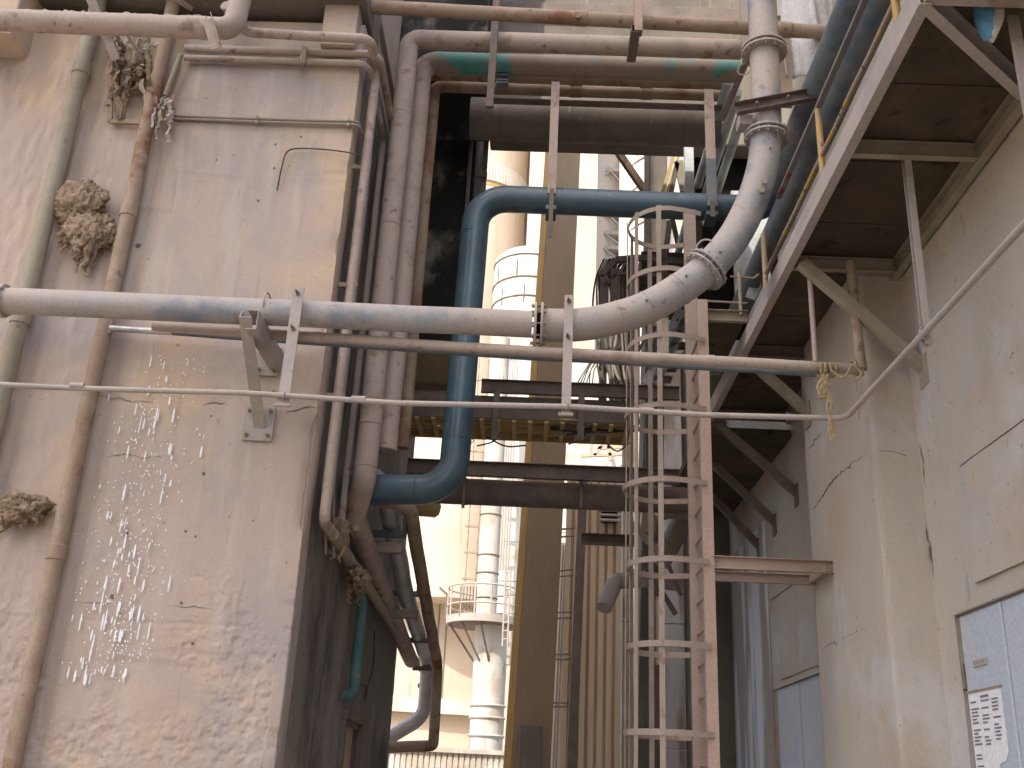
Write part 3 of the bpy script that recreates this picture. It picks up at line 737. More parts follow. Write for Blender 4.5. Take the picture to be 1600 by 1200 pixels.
t = pipe('conduit_drop', 'short slanting conduit drop at the left end of the twin conduits', 'conduit', [q0, q1], .028, M_OLIVE, 10)
# thin double cables along the wall, round the corner and down
for k in range(2):
    q0 = at(268, 183 + 5 * k, Y=8.97); q1 = at(560, 189 + 5 * k, Y=8.97)
    X2 = LX + .035 + .05 * k; yb = 9.35 + .16 * k
    zz = (q0.z + q1.z) / 2
    pts = fillet([(q0.x, 8.965, zz), ((q0.x + LX) / 2, 8.962, zz - .006), (LX + .06, 8.96, zz), (X2 + .03, yb, zz + .02), (X2 + .03, yb, 4.2), (X2 + .03, yb + .4, 3.6)], .08, 8)
    t = thing('wall_cable', ('upper' if k == 0 else 'lower') + ' of two thin cables strung along the left wall and round its corner', 'cable', q0)
    MB().tube(rough_path(pts, .25, .004, 3 + k), .016, 8).build('cable', M_PALECABLE, t)
    for f in ((402, 186), (545, 190)):
        c = at(f[0], f[1] + 5 * k, Y=8.96); MB().box(c.x - .012, c.x + .012, 8.93, 8.985, c.z - .03, c.z + .03).build('clip', M_OLIVE, t, smooth=0)
pts = catmull([at(433, 297, Y=8.97), at(440, 262, Y=8.965), at(450, 236, Y=8.955), at(480, 232, Y=8.95), at(530, 236, Y=8.95), at(560, 243, Y=8.95), Vector((LX + .06, 9.1, zat(570, 247, 9.0))), Vector((LX + .06, 9.5, zat(578, 252, 9.4)))], 6)
tag(MB().tube(pts, .0075, 8).build('loose_wire', M_CABLE), 'thin black wire bent along the upper left wall near its corner', 'wire')

# ---- torn lagging, caked dust and nests on the left wall
M_FIBRE = surf('dry_fibre', (.30, .225, .15), [((.44, .36, .26), 20, .45, .6)], rough=.95, spec=.1)
def clump(name, label, cat, c, size, seed, amp=.45, strands=0, sl_=.3, sub=5):
    import bmesh
    t = thing(name, label, cat, c)
    bm = bmesh.new(); bmesh.ops.create_icosphere(bm, subdivisions=sub, radius=1)
    P = np.array([v_.co[:] for v_ in bm.verts])
    n = fbm(P * 1.7 + seed * 3.7, 3, seed) - .5; n2 = fbm(P * 6 + seed, 4, seed + 5) - .5; n3 = np.abs(fbm(P * np.array([8, 8, 2.2]), 3, seed + 9) - .5)
    P = P * (1 + amp * 1.4 * n + amp * .55 * n2 - amp * 1.5 * n3)[:, None] * np.array(size)
    for v_, q in zip(bm.verts, P): v_.co = q
    me = bpy.data.meshes.new('clump_body'); bm.to_mesh(me); bm.free(); me.materials.append(M_CLUMP)
    me.polygons.foreach_set('use_smooth', [True] * len(me.polygons))
    ob = bpy.data.objects.new('clump_body', me); col.objects.link(ob); ob.parent = t
    rr = random.Random(seed)
    fz = MB()
    for k in range(70):
        v0 = P[rr.randrange(len(P))]; nv = Vector(v0).normalized(); q = Vector(c) + Vector(v0)
        L_ = rr.uniform(.02, .06); dv = (nv * .6 + Vector((rr.gauss(0, .5), rr.gauss(0, .5), rr.gauss(-.5, .5)))).normalized()
        fz.tube([q - nv * .01, q + dv * L_ * .5, q + dv * L_ + Vector((0, 0, -L_ * .5))], [.004, .003, .0012], 4, cap=False)
    tag(fz.build('fibres', M_FIBRE, t), kind='stuff')
    for k in range(strands):
        x = rr.uniform(-size[0], size[0]) * .8; z0 = -size[2] * rr.uniform(.2, .7); L_ = sl_ * rr.uniform(.4, 1.3)
        y = rr.uniform(-size[1], size[1]) * .5
        p = [Vector(c) + Vector((x + rr.gauss(0, .007) * j, y + rr.gauss(0, .004) * j, z0 - L_ * j / 5)) for j in range(6)]
        r0 = rr.uniform(.022, .05)
        MB().tube(catmull(p, 3), [r0 * (1 - .8 * i / 15) * (.75 + .5 * rr.random()) for i in range(16)], 8).build('hanging_strand', M_CLUMP, t)
    return t
c = at(125, 318, Y=8.86)
clump('dust_nest', 'big shaggy brown nest of caked dust between the two wall risers', 'nest', c, (.26, .14, .27), 3, .55, 0)
c = at(133, 362, Y=8.86)
clump('dust_drapery', 'pale caked dust hanging in folds under the brown nest', 'dust clump', c, (.27, .12, .24), 8, .6, 9, .42)
c = at(38, 793, Y=8.88)
clump('dust_lump', 'ragged lump of caked dust at the left edge, low on the wall', 'dust clump', c, (.24, .13, .13), 15, .6, 5, .16)
for k, (px_, py_) in enumerate(((100, 430), (150, 425), (160, 445))):
    pass
rr = random.Random(31)
tl = thing('torn_lagging', 'shredded cloth and debris hanging behind the top left pipe between the risers', 'debris', at(220, 190, Y=8.9))
c_ = at(208, 92, Y=8.92)
clump('lagging_wad', 'dark wad of torn lagging packed behind the top left pipe', 'debris', c_, (.17, .07, .34), 41, .8, 7, .35)
def ribbon(px0, py0, px1, py1, w_, seed, Y=8.86, mat=M_CLUMP):
    r2 = random.Random(seed); a, b = at(px0, py0, Y=Y), at(px1, py1, Y=Y)
    n = 9; vs = []
    for i in range(n):
        f = i / (n - 1); q = a.lerp(b, f) + Vector((r2.gauss(0, .012), r2.gauss(0, .02), 0)); ww = w_ * (.6 + .6 * r2.random()) * (1 - .3 * f)
        tw = r2.uniform(-.6, .6)
        dx = Vector((cos(tw), sin(tw), r2.gauss(0, .1))) * ww / 2
        vs += [q - dx, q + dx, q + dx + Vector((0, .012, 0)), q - dx + Vector((0, .012, 0))]
    fs = []
    for i in range(n - 1):
        for j in range(4): fs.append((4 * i + j, 4 * i + (j + 1) % 4, 4 * i + 4 + (j + 1) % 4, 4 * i + 4 + j))
    fs += [(3, 2, 1, 0), tuple(4 * (n - 1) + j for j in range(4))]
    return MB().add(vs, fs).build('torn_strip', mat, tl)
for k in range(26):
    x = rr.uniform(172, 236); y0 = rr.uniform(45, 130)
    ribbon(x, y0, x + rr.uniform(-14, 14), y0 + rr.uniform(25, 75), rr.uniform(.03, .10), 100 + k, rr.uniform(8.78, 8.93), rr.choice([M_CLUMP, M_CLUMP, M_STEEL, M_OLIVE]))
for k in range(9):
    x = rr.uniform(243, 272); y0 = rr.uniform(140, 178)
    ribbon(x, y0, x - rr.uniform(0, 14), y0 + rr.uniform(25, 50), rr.uniform(.03, .07), 200 + k, rr.uniform(8.80, 8.9), rr.choice([M_CLUMP, M_PALESTEEL, M_OLIVE]))
ribbon(222, 78, 246, 66, .08, 301, 8.8, M_SACK)
fr_ = MB()
for (a, b) in (((172, 100), (172, 190)), ((172, 190), (232, 192)), ((196, 105), (192, 185))):
    fr_.prism(R_prof(.05, .03), at(*a, Y=8.93), at(*b, Y=8.93), up=(0, 1, 0))
fr_.build('lagging_frame', M_BROWN, tl, bevel=.004)
for (x0_, y0_, x1_, y1_, lab) in ((140, -5, 182, 95, 'slanting pale strut behind the top left pipe, left of the debris'), (196, 50, 222, 92, 'short thin strut slanting through the debris, top left'), (270, -5, 296, 12, 'strut end above the top left pipe')):
    t = thing('slanting_strut', lab, 'strut', at(x1_, y1_, Y=8.75)); MB().prism(R_prof(.09 if x0_ != 196 else .03, .05), at(x0_, y0_, Y=8.5), at(x1_, y1_, Y=8.8), up=(0, 1, 0)).build('strut', M_PINKPIPE, t, bevel=.006)

# ---- vertical pipes at the side wall and the rack they feed
YV = 10.0
xv = (at(605, 400, Y=YV).x + at(640, 62, Y=YV).x) / 2
zR2 = (zat(1155, 85, YV) + zat(660, 55, YV)) / 2
zbot = zat(563, 752, YV)
xR = xat(1158, 88, YV)
lowend = at(606, 945, X=-1.90)
t = thing('white_riser_pipe', 'nearest pale pipe down the side wall, bending over into the overhead rack', 'pipe', (xv, YV, zbot))
pts = fillet([(xR, YV, zR2), (xv, YV, zR2), (xv, YV, zbot), Vector((-1.88, 10.5, zbot - .25)), lowend, at(642, 1032, X=-1.90)], [0, .14, .14, .1, .3, 0], 8)
MB().tube(rough_path(pts, .5, .003, 21), .118, 24).build('pipe_body', M_PINKPIPE, t)
for zz in (zbot + .16, zbot + .62, 7.4, 8.9): MB().tube([(xv, YV, zz - .015), (xv, YV, zz - .012), (xv, YV, zz + .012), (xv, YV, zz + .015)], [.118, .124, .124, .118], 24).build('lap_joint', M_PINKPIPE, t)
YV2 = 10.42
xv2 = (at(662, 110, Y=YV2).x + at(615, 600, Y=YV2).x) / 2 - .03
zR3 = (zat(740, 98, YV2) + zat(1150, 114, YV2)) / 2; zb2 = zat(605, 705, YV2)
t = thing('teal_patched_pipe', 'thick rack pipe with patches of old teal paint, dropping behind the white riser', 'pipe', (xv2, YV2, zb2))
pts = fillet([(xat(1155, 112, YV2), YV2, zR3), (xv2, YV2, zR3), (xv2, YV2, zb2)], .22, 10)
kc = max(range(len(pts)), key=lambda i: -abs((pts[i] - Vector((xv2 + .07, YV2, zR3 - .07))).length))
MB().tube(rough_path(pts[:kc + 1], .5, .003, 22), .135, 24).build('level_run', M_TEALPIPE, t)
MB().tube(rough_path(pts[kc:], .5, .003, 22), .135, 24).build('drop_run', M_PINKPIPE, t)
for k, (pya, pyb, rr_, yv3, xpx, lab) in enumerate(((114, 134, .085, 10.75, 668, 'thinner brown rack pipe below the teal patched one'), (134, 152, .08, 11.0, 690, 'lowest brown pipe of the overhead rack'))):
    zR = (zat(745, pya, yv3) + zat(1130, pyb, yv3)) / 2; x3 = xat(xpx, 200, yv3) - .14
    pts = fillet([(xat(1135, pyb, yv3), yv3, zR), (x3, yv3, zR), (x3, yv3, zat(625, 700, yv3))], .12, 8)
    t = thing('rack_pipe', lab, 'pipe', pts[-1], 'thin pipes of the overhead rack'); MB().tube(rough_path(pts, .5, .004, 30 + k), rr_, 18).build('pipe_body', M_BROWN, t)
    for px_ in (900, 1010):
        q = at(px_, pya + 8, Y=yv3); MB().tube([(q.x - .08, yv3, zR), (q.x - .07, yv3, zR), (q.x + .07, yv3, zR), (q.x + .08, yv3, zR)], [rr_, rr_ * 1.12, rr_ * 1.12, rr_], 18).build('coupling', M_BROWN, t)
# top pipe in front
YQ = 9.1
q0 = at(470, 2, Y=YQ); q1 = at(1318, 52, Y=YQ); zq = (q0.z + q1.z) / 2
t = pipe('top_cross_pipe', 'rusty pipe crossing along the top edge to the inclined blue pipes', 'pipe', [(q0.x - .8, YQ, q0.z), (0, YQ, zq), (q1.x, YQ, q1.z)], .078, M_BROWN, 20, couplings=((1, .1), (1, .8)))
q = at(902, 27, Y=YQ - .08); MB().tube([q, q + Vector((0, -.05, -.01))], .035, 12).build('plug', M_BROWN, t)
# channel hanger over the top pipe
t = thing('channel_hanger', 'pink-brown channel hanger dropping over the top cross pipe', 'hanger', at(985, 95, Y=9.0))
a = at(1000, -40, Y=8.98); b = at(994, 52, Y=8.98); xm = (a.x + b.x) / 2
MB().prism(C_prof(.11, .09, .01), (xm, 8.98, a.z), (xm, 8.98, b.z), up=(0, -1, 0)).build('drop', M_PINK, t, bevel=.003)
qe = at(977, 90, Z=b.z + .03)
MB().prism(C_prof(.10, .10, .01), (xm - .03, 8.93, b.z + .03), (xm - .03, at(968, 95, Z=b.z).y, b.z + .03)).build('arm', M_STEEL, t, bevel=.003)
# rack support frames
def flatpost(nm, label, a, b, w_, th_, mat, Y, cat='post'):
    A_, B_ = at(*a, Y=Y), at(*b, Y=Y); xm = (A_.x + B_.x) / 2
    t = thing(nm, label, cat, (xm, Y, B_.z)); MB().box(xm - w_ / 2, xm + w_ / 2, Y - th_ / 2, Y + th_ / 2, B_.z, A_.z).build('bar', mat, t, smooth=0, bevel=.004); return t
flatpost('rack_post', 'upright steel bar of the pipe rack, left end by the dark block', (774, -30), (769, 168), .085, .05, M_STEEL, 9.8)
t = thing('rack_gusset', 'slanting steel bar at the right end of the pipe rack', 'brace', at(1128, 188, Y=9.9)); MB().prism(C_prof(.09, .06, .008), at(1168, 92, Y=9.3), at(1128, 186, Y=10.0), up=(0, -1, 0)).build('bar', M_STEEL, t, bevel=.003)
q = at(1163, 108, Y=9.25); MB().ring(q, (.5, 1, 0), .075, .007, 24, 6).build('wire_loop', M_PALESTEEL, t)
zra = (zat(775, 152, 10.9) + zat(1125, 167, 10.9)) / 2
t = thing('rack_angle', 'long angle beam under the pipe rack', 'beam', (0, 10.9, zra)); MB().prism(L_prof(.12, .10, .012), (xat(768, 153, 10.9), 10.98, zra - .03), (xat(1128, 168, 10.9), 10.98, zra - .03)).build('angle', M_STEEL, t, bevel=.003)
for k, (px_, py_) in enumerate(((787, 122), (787, 134))):
    q = at(px_, py_, Y=10.5); t = thing('junction_box', ('upper' if k == 0 else 'lower') + ' small blue-grey junction box at the rack\'s left end', 'box', q); MB().box(q.x - .09, q.x + .06, 10.4, 10.5, q.z - .035, q.z + .035).build('case', M_BLUEGREY, t, smooth=0, bevel=.008)
    MB().box(q.x - .08, q.x + .05, 10.395, 10.399, q.z - .005, q.z + .005).build('lid_seam', M_BLACK, t, smooth=0)
# big duct behind
YD = 11.6
zd = (zat(770, 182, YD) + zat(1120, 202, YD)) / 2
t = thing('round_duct', 'wide grey-brown duct spanning the alley under the pipe rack', 'duct', (0, YD, zd))
MB().tube([(BX + .05, YD, zd), (1.0, YD, zd), (2.32, YD, zd)], .285, 40).build('shell', M_CONC, t)
for x in (xat(783, 190, YD), xat(1065, 200, YD)): MB().tube([(x - .01, YD, zd), (x + .01, YD, zd)], .2865, 40).build('seam', M_STEEL, t)

# ---- blue pipe
YB = 10.4
zhi = (zat(800, 310, YB) + zat(1150, 325, YB)) / 2; zlo = (zat(600, 767, YB) + zat(680, 757, YB)) / 2
xb = (xat(745, 345, YB) + xat(711, 690, YB)) / 2
XRUN = 2.62
t = thing('blue_pipe', 'glossy petrol-blue pipe rising, crossing at mid height and joining the inclined run', 'pipe', (xb, YB, zlo))
r_b = .160
pts = fillet([(LX + .05, YB + .05, zlo - .04), (xb - .03, YB, zlo), (xb + .03, YB, zhi), (XRUN, YB, zhi - .02), (XRUN, YB - .6, zhi - .02)], [0, .36, .36, .30, 0], 14)
MB().tube(pts, r_b, 40).build('pipe_body', M_BLUE, t)
MB().tube([(XRUN, YB - .6, zhi - .02), (XRUN, 1.5, zhi - .02)], r_b + .001, 40).build('inclined_run', M_BLUEGREY, t)
for (p_, ax) in (((xb, YB, zlo + .55), (0, 0, 1)), ((xb, YB, zhi - .5), (0, 0, 1)), ((.2, YB, zhi), (1, 0, 0)), ((xb - .42, YB, zlo), (1, 0, 0))):
    MB().ring(p_, ax, r_b, .004, 40, 6).build('weld_seam', M_BLUE, t)
for (px0, pyt, pyb, wpx, lab) in ((862, 160, 303, 14, 'pinkish flat hanger holding the blue pipe, left of the two'), (1108, 172, 322, 16, 'wide flat hanger holding the blue pipe at right, half painted blue')):
    yh = YB - r_b - .015
    A_, B_ = at(px0 + 4, pyt, Y=yh), at(px0 + 1, pyb, Y=yh); xm = (A_.x + B_.x) / 2; hw = wpx / FPX * 11.4 / 2
    h = thing('pipe_hanger', lab, 'hanger', (xm, yh, B_.z), 'hangers of the blue pipe')
    MB().box(xm - hw, xm + hw, yh - .012, yh + .012, B_.z, A_.z + .3).build('flat_bar', M_PINKPIPE, h, smooth=0, bevel=.003)
    if px0 > 900: MB().box(xm - hw - .002, xm + hw + .002, yh - .0145, yh + .0145, B_.z - .003, B_.z + (A_.z - B_.z) * .48).build('painted_end', M_BLUEGREY, h, smooth=0, bevel=.003)
    MB().box(xm - .5 * hw, xm + .5 * hw, yh - .03, yh - .0125, zat(px0, 372 if px0 < 900 else 340, yh), B_.z + .06).build('tail_rod', M_STEEL, h, smooth=0, bevel=.003)
    MB().box(xm - hw * 1.2, xm + hw * 1.2, yh + .0, YB + .10, zhi - r_b - .06, zhi - r_b - .005).build('shoe', M_BLUE, h, smooth=0, bevel=.004)
# companion runs toward the camera at top right
t = pipe('companion_pipe', 'dark blue-grey pipe beside the inclined blue pipe, top right', 'pipe', [(XRUN + .06, 12.5, zhi - .36), (XRUN + .06, 1.5, zhi - .36)], .14, M_BLUEGREY, 28)
for k in range(3):
    a = at(1155 - 11 * k + 11, 175 + 6 * k, Y=11.2 + .02 * k); x = a.x
    pipe('service_pipe', ['left', 'middle', 'right'][k] + ' of three slim pale blue pipes receding behind the curved pipe', 'pipe', [(a.x - .35 + .20 * k, 10.6, a.z - .1 * k), (a.x - .35 + .20 * k, 19.5, a.z - .1 * k)], .062, M_PALEBLUE, 16, 'three slim receding pipes')

# ================================================================== CAGED LADDER
LXR = 1.675; YF, YR = 9.66, 10.24
ld = thing('caged_ladder', 'pinkish steel ladder with hooped safety cage in the middle of the alley', 'ladder', (LXR, 9.95, 0))
ztf = zat(1097, 470, YF)
MB().prism(C_prof(.075, .105, .008), (LXR + .02, YF, 0), (LXR + .02, YF, ztf), up=(0, -1, 0)).build('rail', M_PINK, ld, bevel=.003)
MB().prism(C_prof(.075, .135, .008), (LXR - .005, YR, 0), (LXR + .0, YR, zat(1090, 330, YR)), up=(0, -1, 0)).build('rail', M_LADGREY, ld, bevel=.003)
z = .35
rung = None
while z < ztf - .1:
    if rung is None:
        rung = MB().tube([(LXR - .005, YF, z), (LXR - .005, YR, z)], .014, 10).build('rung', M_LADGREY, ld); z0r = z
    else:
        c = rung.copy(); col.objects.link(c); c.parent = ld; c.location = (0, 0, z - z0r)
    z += .30
def hoop_pts(dx, x_in):
    pts = [(x_in, YF - .05), (LXR - .15, 9.95 - .40)]
    for k in range(25):
        a = -pi / 2 - pi * k / 24
        pts.append((LXR - .33 + cos(a) * .42, 9.95 + sin(a) * .44))
    pts += [(LXR - .15, 9.95 + .40), (x_in, YR + .05)]; return pts
def flat_strip(path, w_, th_):
    """vertical flat bar bent along a horizontal path"""
    mb = MB(); n = len(path); vs = []
    for i in range(n):
        a = Vector(path[max(i - 1, 0)]); b = Vector(path[min(i + 1, n - 1)]); d = (b - a).normalized(); nn = Vector((-d.y, d.x, 0)).normalized()
        p = Vector(path[i])
        vs += [p - nn * th_ / 2 - Vector((0, 0, w_ / 2)), p + nn * th_ / 2 - Vector((0, 0, w_ / 2)), p + nn * th_ / 2 + Vector((0, 0, w_ / 2)), p - nn * th_ / 2 + Vector((0, 0, w_ / 2))]
    fs = []
    for i in range(n - 1):
        for j in range(4): fs.append((4 * i + j, 4 * i + (j + 1) % 4, 4 * i + 4 + (j + 1) % 4, 4 * i + 4 + j))
    fs += [(3, 2, 1, 0), tuple(4 * (n - 1) + j for j in range(4))]
    return mb.add(vs, fs)
hz = [2.10, 2.87, 3.65, 4.43, 5.20, 5.96, 6.72, 7.46]
hp = hoop_pts(0, LXR + .02)
first = None
for zq_ in hz:
    if first is None:
        first = flat_strip([(x, y, zq_) for x, y in hp], .055, .008).build('cage_hoop', M_CAGE, ld, smooth=35); zh0 = zq_
    else:
        c = first.copy(); col.objects.link(c); c.parent = ld; c.location = (random.uniform(-.008, .008), random.uniform(-.012, .012), zq_ - zh0); c.rotation_euler = (0, 0, random.uniform(-.03, .03)); c.scale = (random.uniform(.97, 1.03), random.uniform(.97, 1.03), 1)
for a in (-pi / 2 - .28, -pi / 2 - .95, -pi, -3 * pi / 2 + .95, -3 * pi / 2 + .28):
    x, y = LXR - .33 + cos(a) * .41, 9.95 + sin(a) * .43
    wdir = Vector((-sin(a), cos(a), 0))
    q = [Vector((x, y, 0)) + wdir * s_ * .026 for s_ in (-1, 1)]
    nn = Vector((cos(a), sin(a), 0)) * .004
    mb = MB().hexa([q[0] - nn + Vector((0, 0, 1.5)), q[1] - nn + Vector((0, 0, 1.5)), q[1] + nn + Vector((0, 0, 1.5)), q[0] + nn + Vector((0, 0, 1.5)), q[0] - nn + Vector((0, 0, 7.5)), q[1] - nn + Vector((0, 0, 7.5)), q[1] + nn + Vector((0, 0, 7.5)), q[0] + nn + Vector((0, 0, 7.5))])
    mb.build('cage_bar', M_CAGE, ld, smooth=0)
# flared bottom of the cage bars
for a in (-pi / 2 - .95, -pi, -3 * pi / 2 + .95):
    x, y = LXR - .33 + cos(a) * .41, 9.95 + sin(a) * .43
    MB().prism(R_prof(.05, .01), (x, y, 1.5), (x + cos(a) * .12, y + sin(a) * .1, .8), up=(0, 1, 0)).build('flared_bar_end', M_CAGE, ld)
# stand-off frame to the pilaster
zs_ = 3.66
so_ = thing('standoff_frame', 'pinkish steel stand-off frame tying the caged ladder to the pilaster', 'bracket', (2.2, 9.9, zs_))
MB().prism(C_prof(.12, .06, .008), (LXR + .05, YF - .02, zs_), (PX - .004, YF - .02, zs_), up=(0, 0, 1)).build('front_beam', M_PINK, so_, bevel=.003)
MB().prism(C_prof(.10, .06, .008), (LXR + .05, YR, zs_ - .01), (PX - .004, YR, zs_ - .01), up=(0, 0, 1)).build('rear_beam', M_LADGREY, so_, bevel=.003)
MB().prism(L_prof(.06, .10, .008), (PX - .07, YF - .02, zs_ - .04), (PX - .07, YR, zs_ - .04)).build('end_angle', M_PINK, so_, bevel=.003)

# ================================================================== WALKWAY ON THE RIGHT
KX = 2.2; KZ = 6.0; KY0, KY1 = 4.78, 12.2
wk = thing('elevated_walkway', 'steel walkway seen from below along the right wall, dark underside, pale stringers', 'walkway', (2.7, 8, KZ))
MB().prism(C_prof(.19, .075, .009), (KX, KY0, KZ + .09), (KX, KY1, KZ + .09), up=(0, 0, 1)).build('outer_stringer', M_PALESTEEL, wk, bevel=.003)
MB().prism(C_prof(.17, .07, .009), (WX - .06, KY1, KZ + .09), (WX - .06, 3.0, KZ + .09), up=(0, 0, 1)).build('wall_stringer', M_OLIVE, wk, bevel=.003)
k0 = None
for i in range(8):
    y0 = KY0 + .03 + i * (KY1 - KY0 - .05) / 8; y1 = y0 + (KY1 - KY0 - .05) / 8 - .012
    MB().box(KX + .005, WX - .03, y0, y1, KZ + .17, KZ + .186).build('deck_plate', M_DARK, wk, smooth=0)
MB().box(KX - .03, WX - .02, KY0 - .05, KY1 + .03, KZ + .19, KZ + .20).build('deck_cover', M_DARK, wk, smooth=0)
for (y, mm) in ((6.38, M_OLIVE), (8.15, M_OLIVE), (10.15, M_STEEL), (12.15, M_STEEL)):
    MB().prism(C_prof(.13, .06, .008), (KX + .03, y, KZ + .09), (WX - .09, y, KZ + .09)).build('cross_beam', mm, wk, bevel=.003)
eb0 = Vector((KX + .0, KY0 + .03, KZ + .08)); eb1 = Vector((WX - .1, 5.62, KZ + .08))
MB().prism(C_prof(.17, .07, .009), eb0, eb1).build('end_beam', M_PALESTEEL, wk, bevel=.003)
MB().prism(C_prof(.15, .07, .009), (KX, KY0 + .0, KZ + .09), (WX + .0, KY0 + .0, KZ + .09)).build('end_beam', M_PINKPIPE, wk, bevel=.003)
for i, (y, xw, zw, mm) in enumerate(((7.95, WX, 5.0, M_OLIVE), (10.15, PX, 5.38, M_OLIVE), (12.2, WX, 5.08, M_STEEL), (13.4, WX, 5.0, M_STEEL), (14.4, WX, 4.9, M_STEEL))):
    MB().prism(L_prof(.10, .09, .010), (KX + .05, y, KZ - .03), (xw - .01, y, zw), up=(0, 1, 0)).build('diagonal_brace', mm, wk, bevel=.003)
    MB().box(xw - .015, xw - .003, y - .09, y + .10, zw - .14, zw + .14).build('brace_plate', mm, wk, smooth=0, bevel=.002)
# second bay of the gallery further back, darker and lower
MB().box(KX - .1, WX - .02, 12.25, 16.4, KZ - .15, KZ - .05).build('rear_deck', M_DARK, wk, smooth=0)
# hanging bars
def vbar(name, label, pxa, pya, pxb, pyb, X, mat, prof, cat='bar', smooth=40):
    A_, B_ = at(pxa, pya, X=X), at(pxb, pyb, X=X); y = (A_.y + B_.y) / 2
    t = thing(name, label, cat, (X, y, B_.z))
    return t, Vector((X, y, A_.z)), Vector((X, y, B_.z))
B_ = at(1449, 540, Y=6.44); xh = B_.x
t = thing('hanging_channel', 'pale hanging channel bar under the walkway carrying the rising conduit', 'bar', (xh, 6.44, B_.z))
MB().prism(C_prof(.065, .05, .007), (xh, 6.44, KZ + .06), (xh, 6.44, B_.z), up=(0, -1, 0)).build('channel', M_PALESTEEL, t, bevel=.002)
MB().ring((xh - .02, 6.40, cz + .02), (0, 1, .1), .042, .006, 16, 6).build('tie_wire', M_PALESTEEL, t)
A_ = at(1274, 560, Y=8.08); t = thing('drop_rod', 'slim rod holding the slim dusty pipe, left of the rope', 'rod', A_)
MB().tube([(A_.x, 8.08, KZ + .02), (A_.x, 8.08, A_.z - .03)], .024, 10).build('rod', M_PINKPIPE, t)
B_ = at(1345, 572, Y=8.04); t = thing('drop_pipe', 'brown drop pipe meeting the end of the slim dusty pipe', 'pipe', B_)
MB().tube([(B_.x - .02, 8.02, KZ + .05), (B_.x, 8.04, B_.z + .0)], .045, 14).build('pipe_body', M_BROWN, t)
MB().disc((B_.x + .0, 8.04, B_.z), (0, 0, 1), .052, .06, 14).build('end_cap', M_BROWN, t)
# rope
rp = thing('knotted_rope', 'frayed sisal rope knotted round the pipe end by the pilaster, tail hanging', 'rope', at(1300, 690, Y=7.950))
rr = random.Random(12)
ce = at(1291, 578, Y=8.065)
for k in range(5):
    MB().ring(ce + Vector((-.06 + .03 * k, 0, 0)), (1, rr.uniform(-.3, .3), rr.uniform(-.2, .2)), .060, .011, 20, 6).build('wrap', M_ROPE, rp)
ce2 = at(1338, 575, Y=8.065)
for k in range(3): MB().ring(ce2 + Vector((-.02 + .03 * k, 0, 0)), (1, rr.uniform(-.4, .4), .2), .062, .010, 20, 6).build('wrap', M_ROPE, rp)
for k in range(6):
    p = [at(1286 + rr.uniform(-6, 10), 585, Y=7.990), at(1283 + rr.uniform(-8, 14), 605, Y=7.980), at(1288 + rr.uniform(-8, 10), 622, Y=7.980), at(1290 + rr.uniform(-6, 8), 600, Y=7.970)]
    MB().tube(catmull(p, 5), .011, 6).build('knot_loop', M_ROPE, rp)
for k in range(5):
    p = [at(1293 + rr.uniform(-3, 3), 600, Y=7.990)] + [at(1294 + 1.1 * j + rr.gauss(0, 2.5), 600 + 18 * j, Y=7.980) for j in range(1, 6)]
    MB().tube(catmull(p, 4), [.012 * (1 - .03 * i) for i in range(21)], 6).build('tail', M_ROPE, rp)
p = catmull([at(1300, 580, Y=7.980), at(1318, 590, Y=7.950), at(1332, 572, Y=7.980), at(1346, 584, Y=7.970), at(1336, 596, Y=7.980)], 6); MB().tube(p, .011, 6).build('loop', M_ROPE, rp)
p = catmull([at(1336, 585, Y=7.980), at(1339, 612, Y=7.980), at(1342, 640, Y=7.980), at(1343, 655, Y=7.980)], 5); MB().tube(p, .006, 6).build('loose_end', M_ROPE, rp)
# walkway handrail (outer side)
hr = thing('walkway_handrail', 'handrail of the walkway with chipped yellow posts and worn rails', 'handrail', (KX, 8, KZ + .2))
for y in (5.2, 6.93, 8.95, 11.0):
    MB().tube([(KX, y, KZ + .19), (KX, y, KZ + .85)], .027, 12).build('post', M_YELLOW, hr)
MB().tube(rough_path([(KX, 2.5, KZ + .40), (KX, 9.0, KZ + .40)], .4, .004, 9), .018, 10).build('mid_rail', M_RAIL, hr)
MB().prism(R_prof(.05, .035), (KX, 2.5, KZ + .86), (KX, 8.3, KZ + .86)).build('top_rail', M_MAGENTA, hr, bevel=.006)
# sack tied at the walkway end
sc_ = at(1546, 30, Y=5.0)
import bmesh
sk = thing('tied_sack', 'white woven sack with blue stripe stuffed at the walkway end, top right', 'sack', sc_)
bm = bmesh.new(); bmesh.ops.create_icosphere(bm, subdivisions=4, radius=1)
P = np.array([v_.co[:] for v_ in bm.verts]); n = fbm(P * 2 + 4, 4, 2) - .5
P = P * np.array([.085, .08, .165]) * (1 + .5 * n)[:, None]; P[:, 0] *= (1 - .8 * np.clip(-P[:, 2] / .3, -.3, 1)); P[:, 0] += .12 * np.clip(P[:, 2], -1, 1) * .6
for v_, q in zip(bm.verts, P): v_.co = q
me = bpy.data.meshes.new('sack_body'); bm.to_mesh(me); bm.free(); me.materials.append(M_SACK); me.materials.append(M_SACKBLUE)
for p_ in me.polygons:
    p_.use_smooth = True
    if p_.center.x < -.005 + .10 * p_.center.z and p_.center.y < .05: p_.material_index = 1
o = bpy.data.objects.new('sack_body', me); col.objects.link(o); o.parent = sk
p = at(1560, 2, Y=5.0); MB().tube(catmull([p + Vector((-.1, -.03, -.02)), p + Vector((0, -.07, .01)), p + Vector((.12, -.03, -.01)), p + Vector((.2, 0, .03))], 5), .02, 8).build('tie', M_SACK, sk)
A_ = at(1578, 0, Y=5.05); B_ = at(1604, 150, Y=5.05)
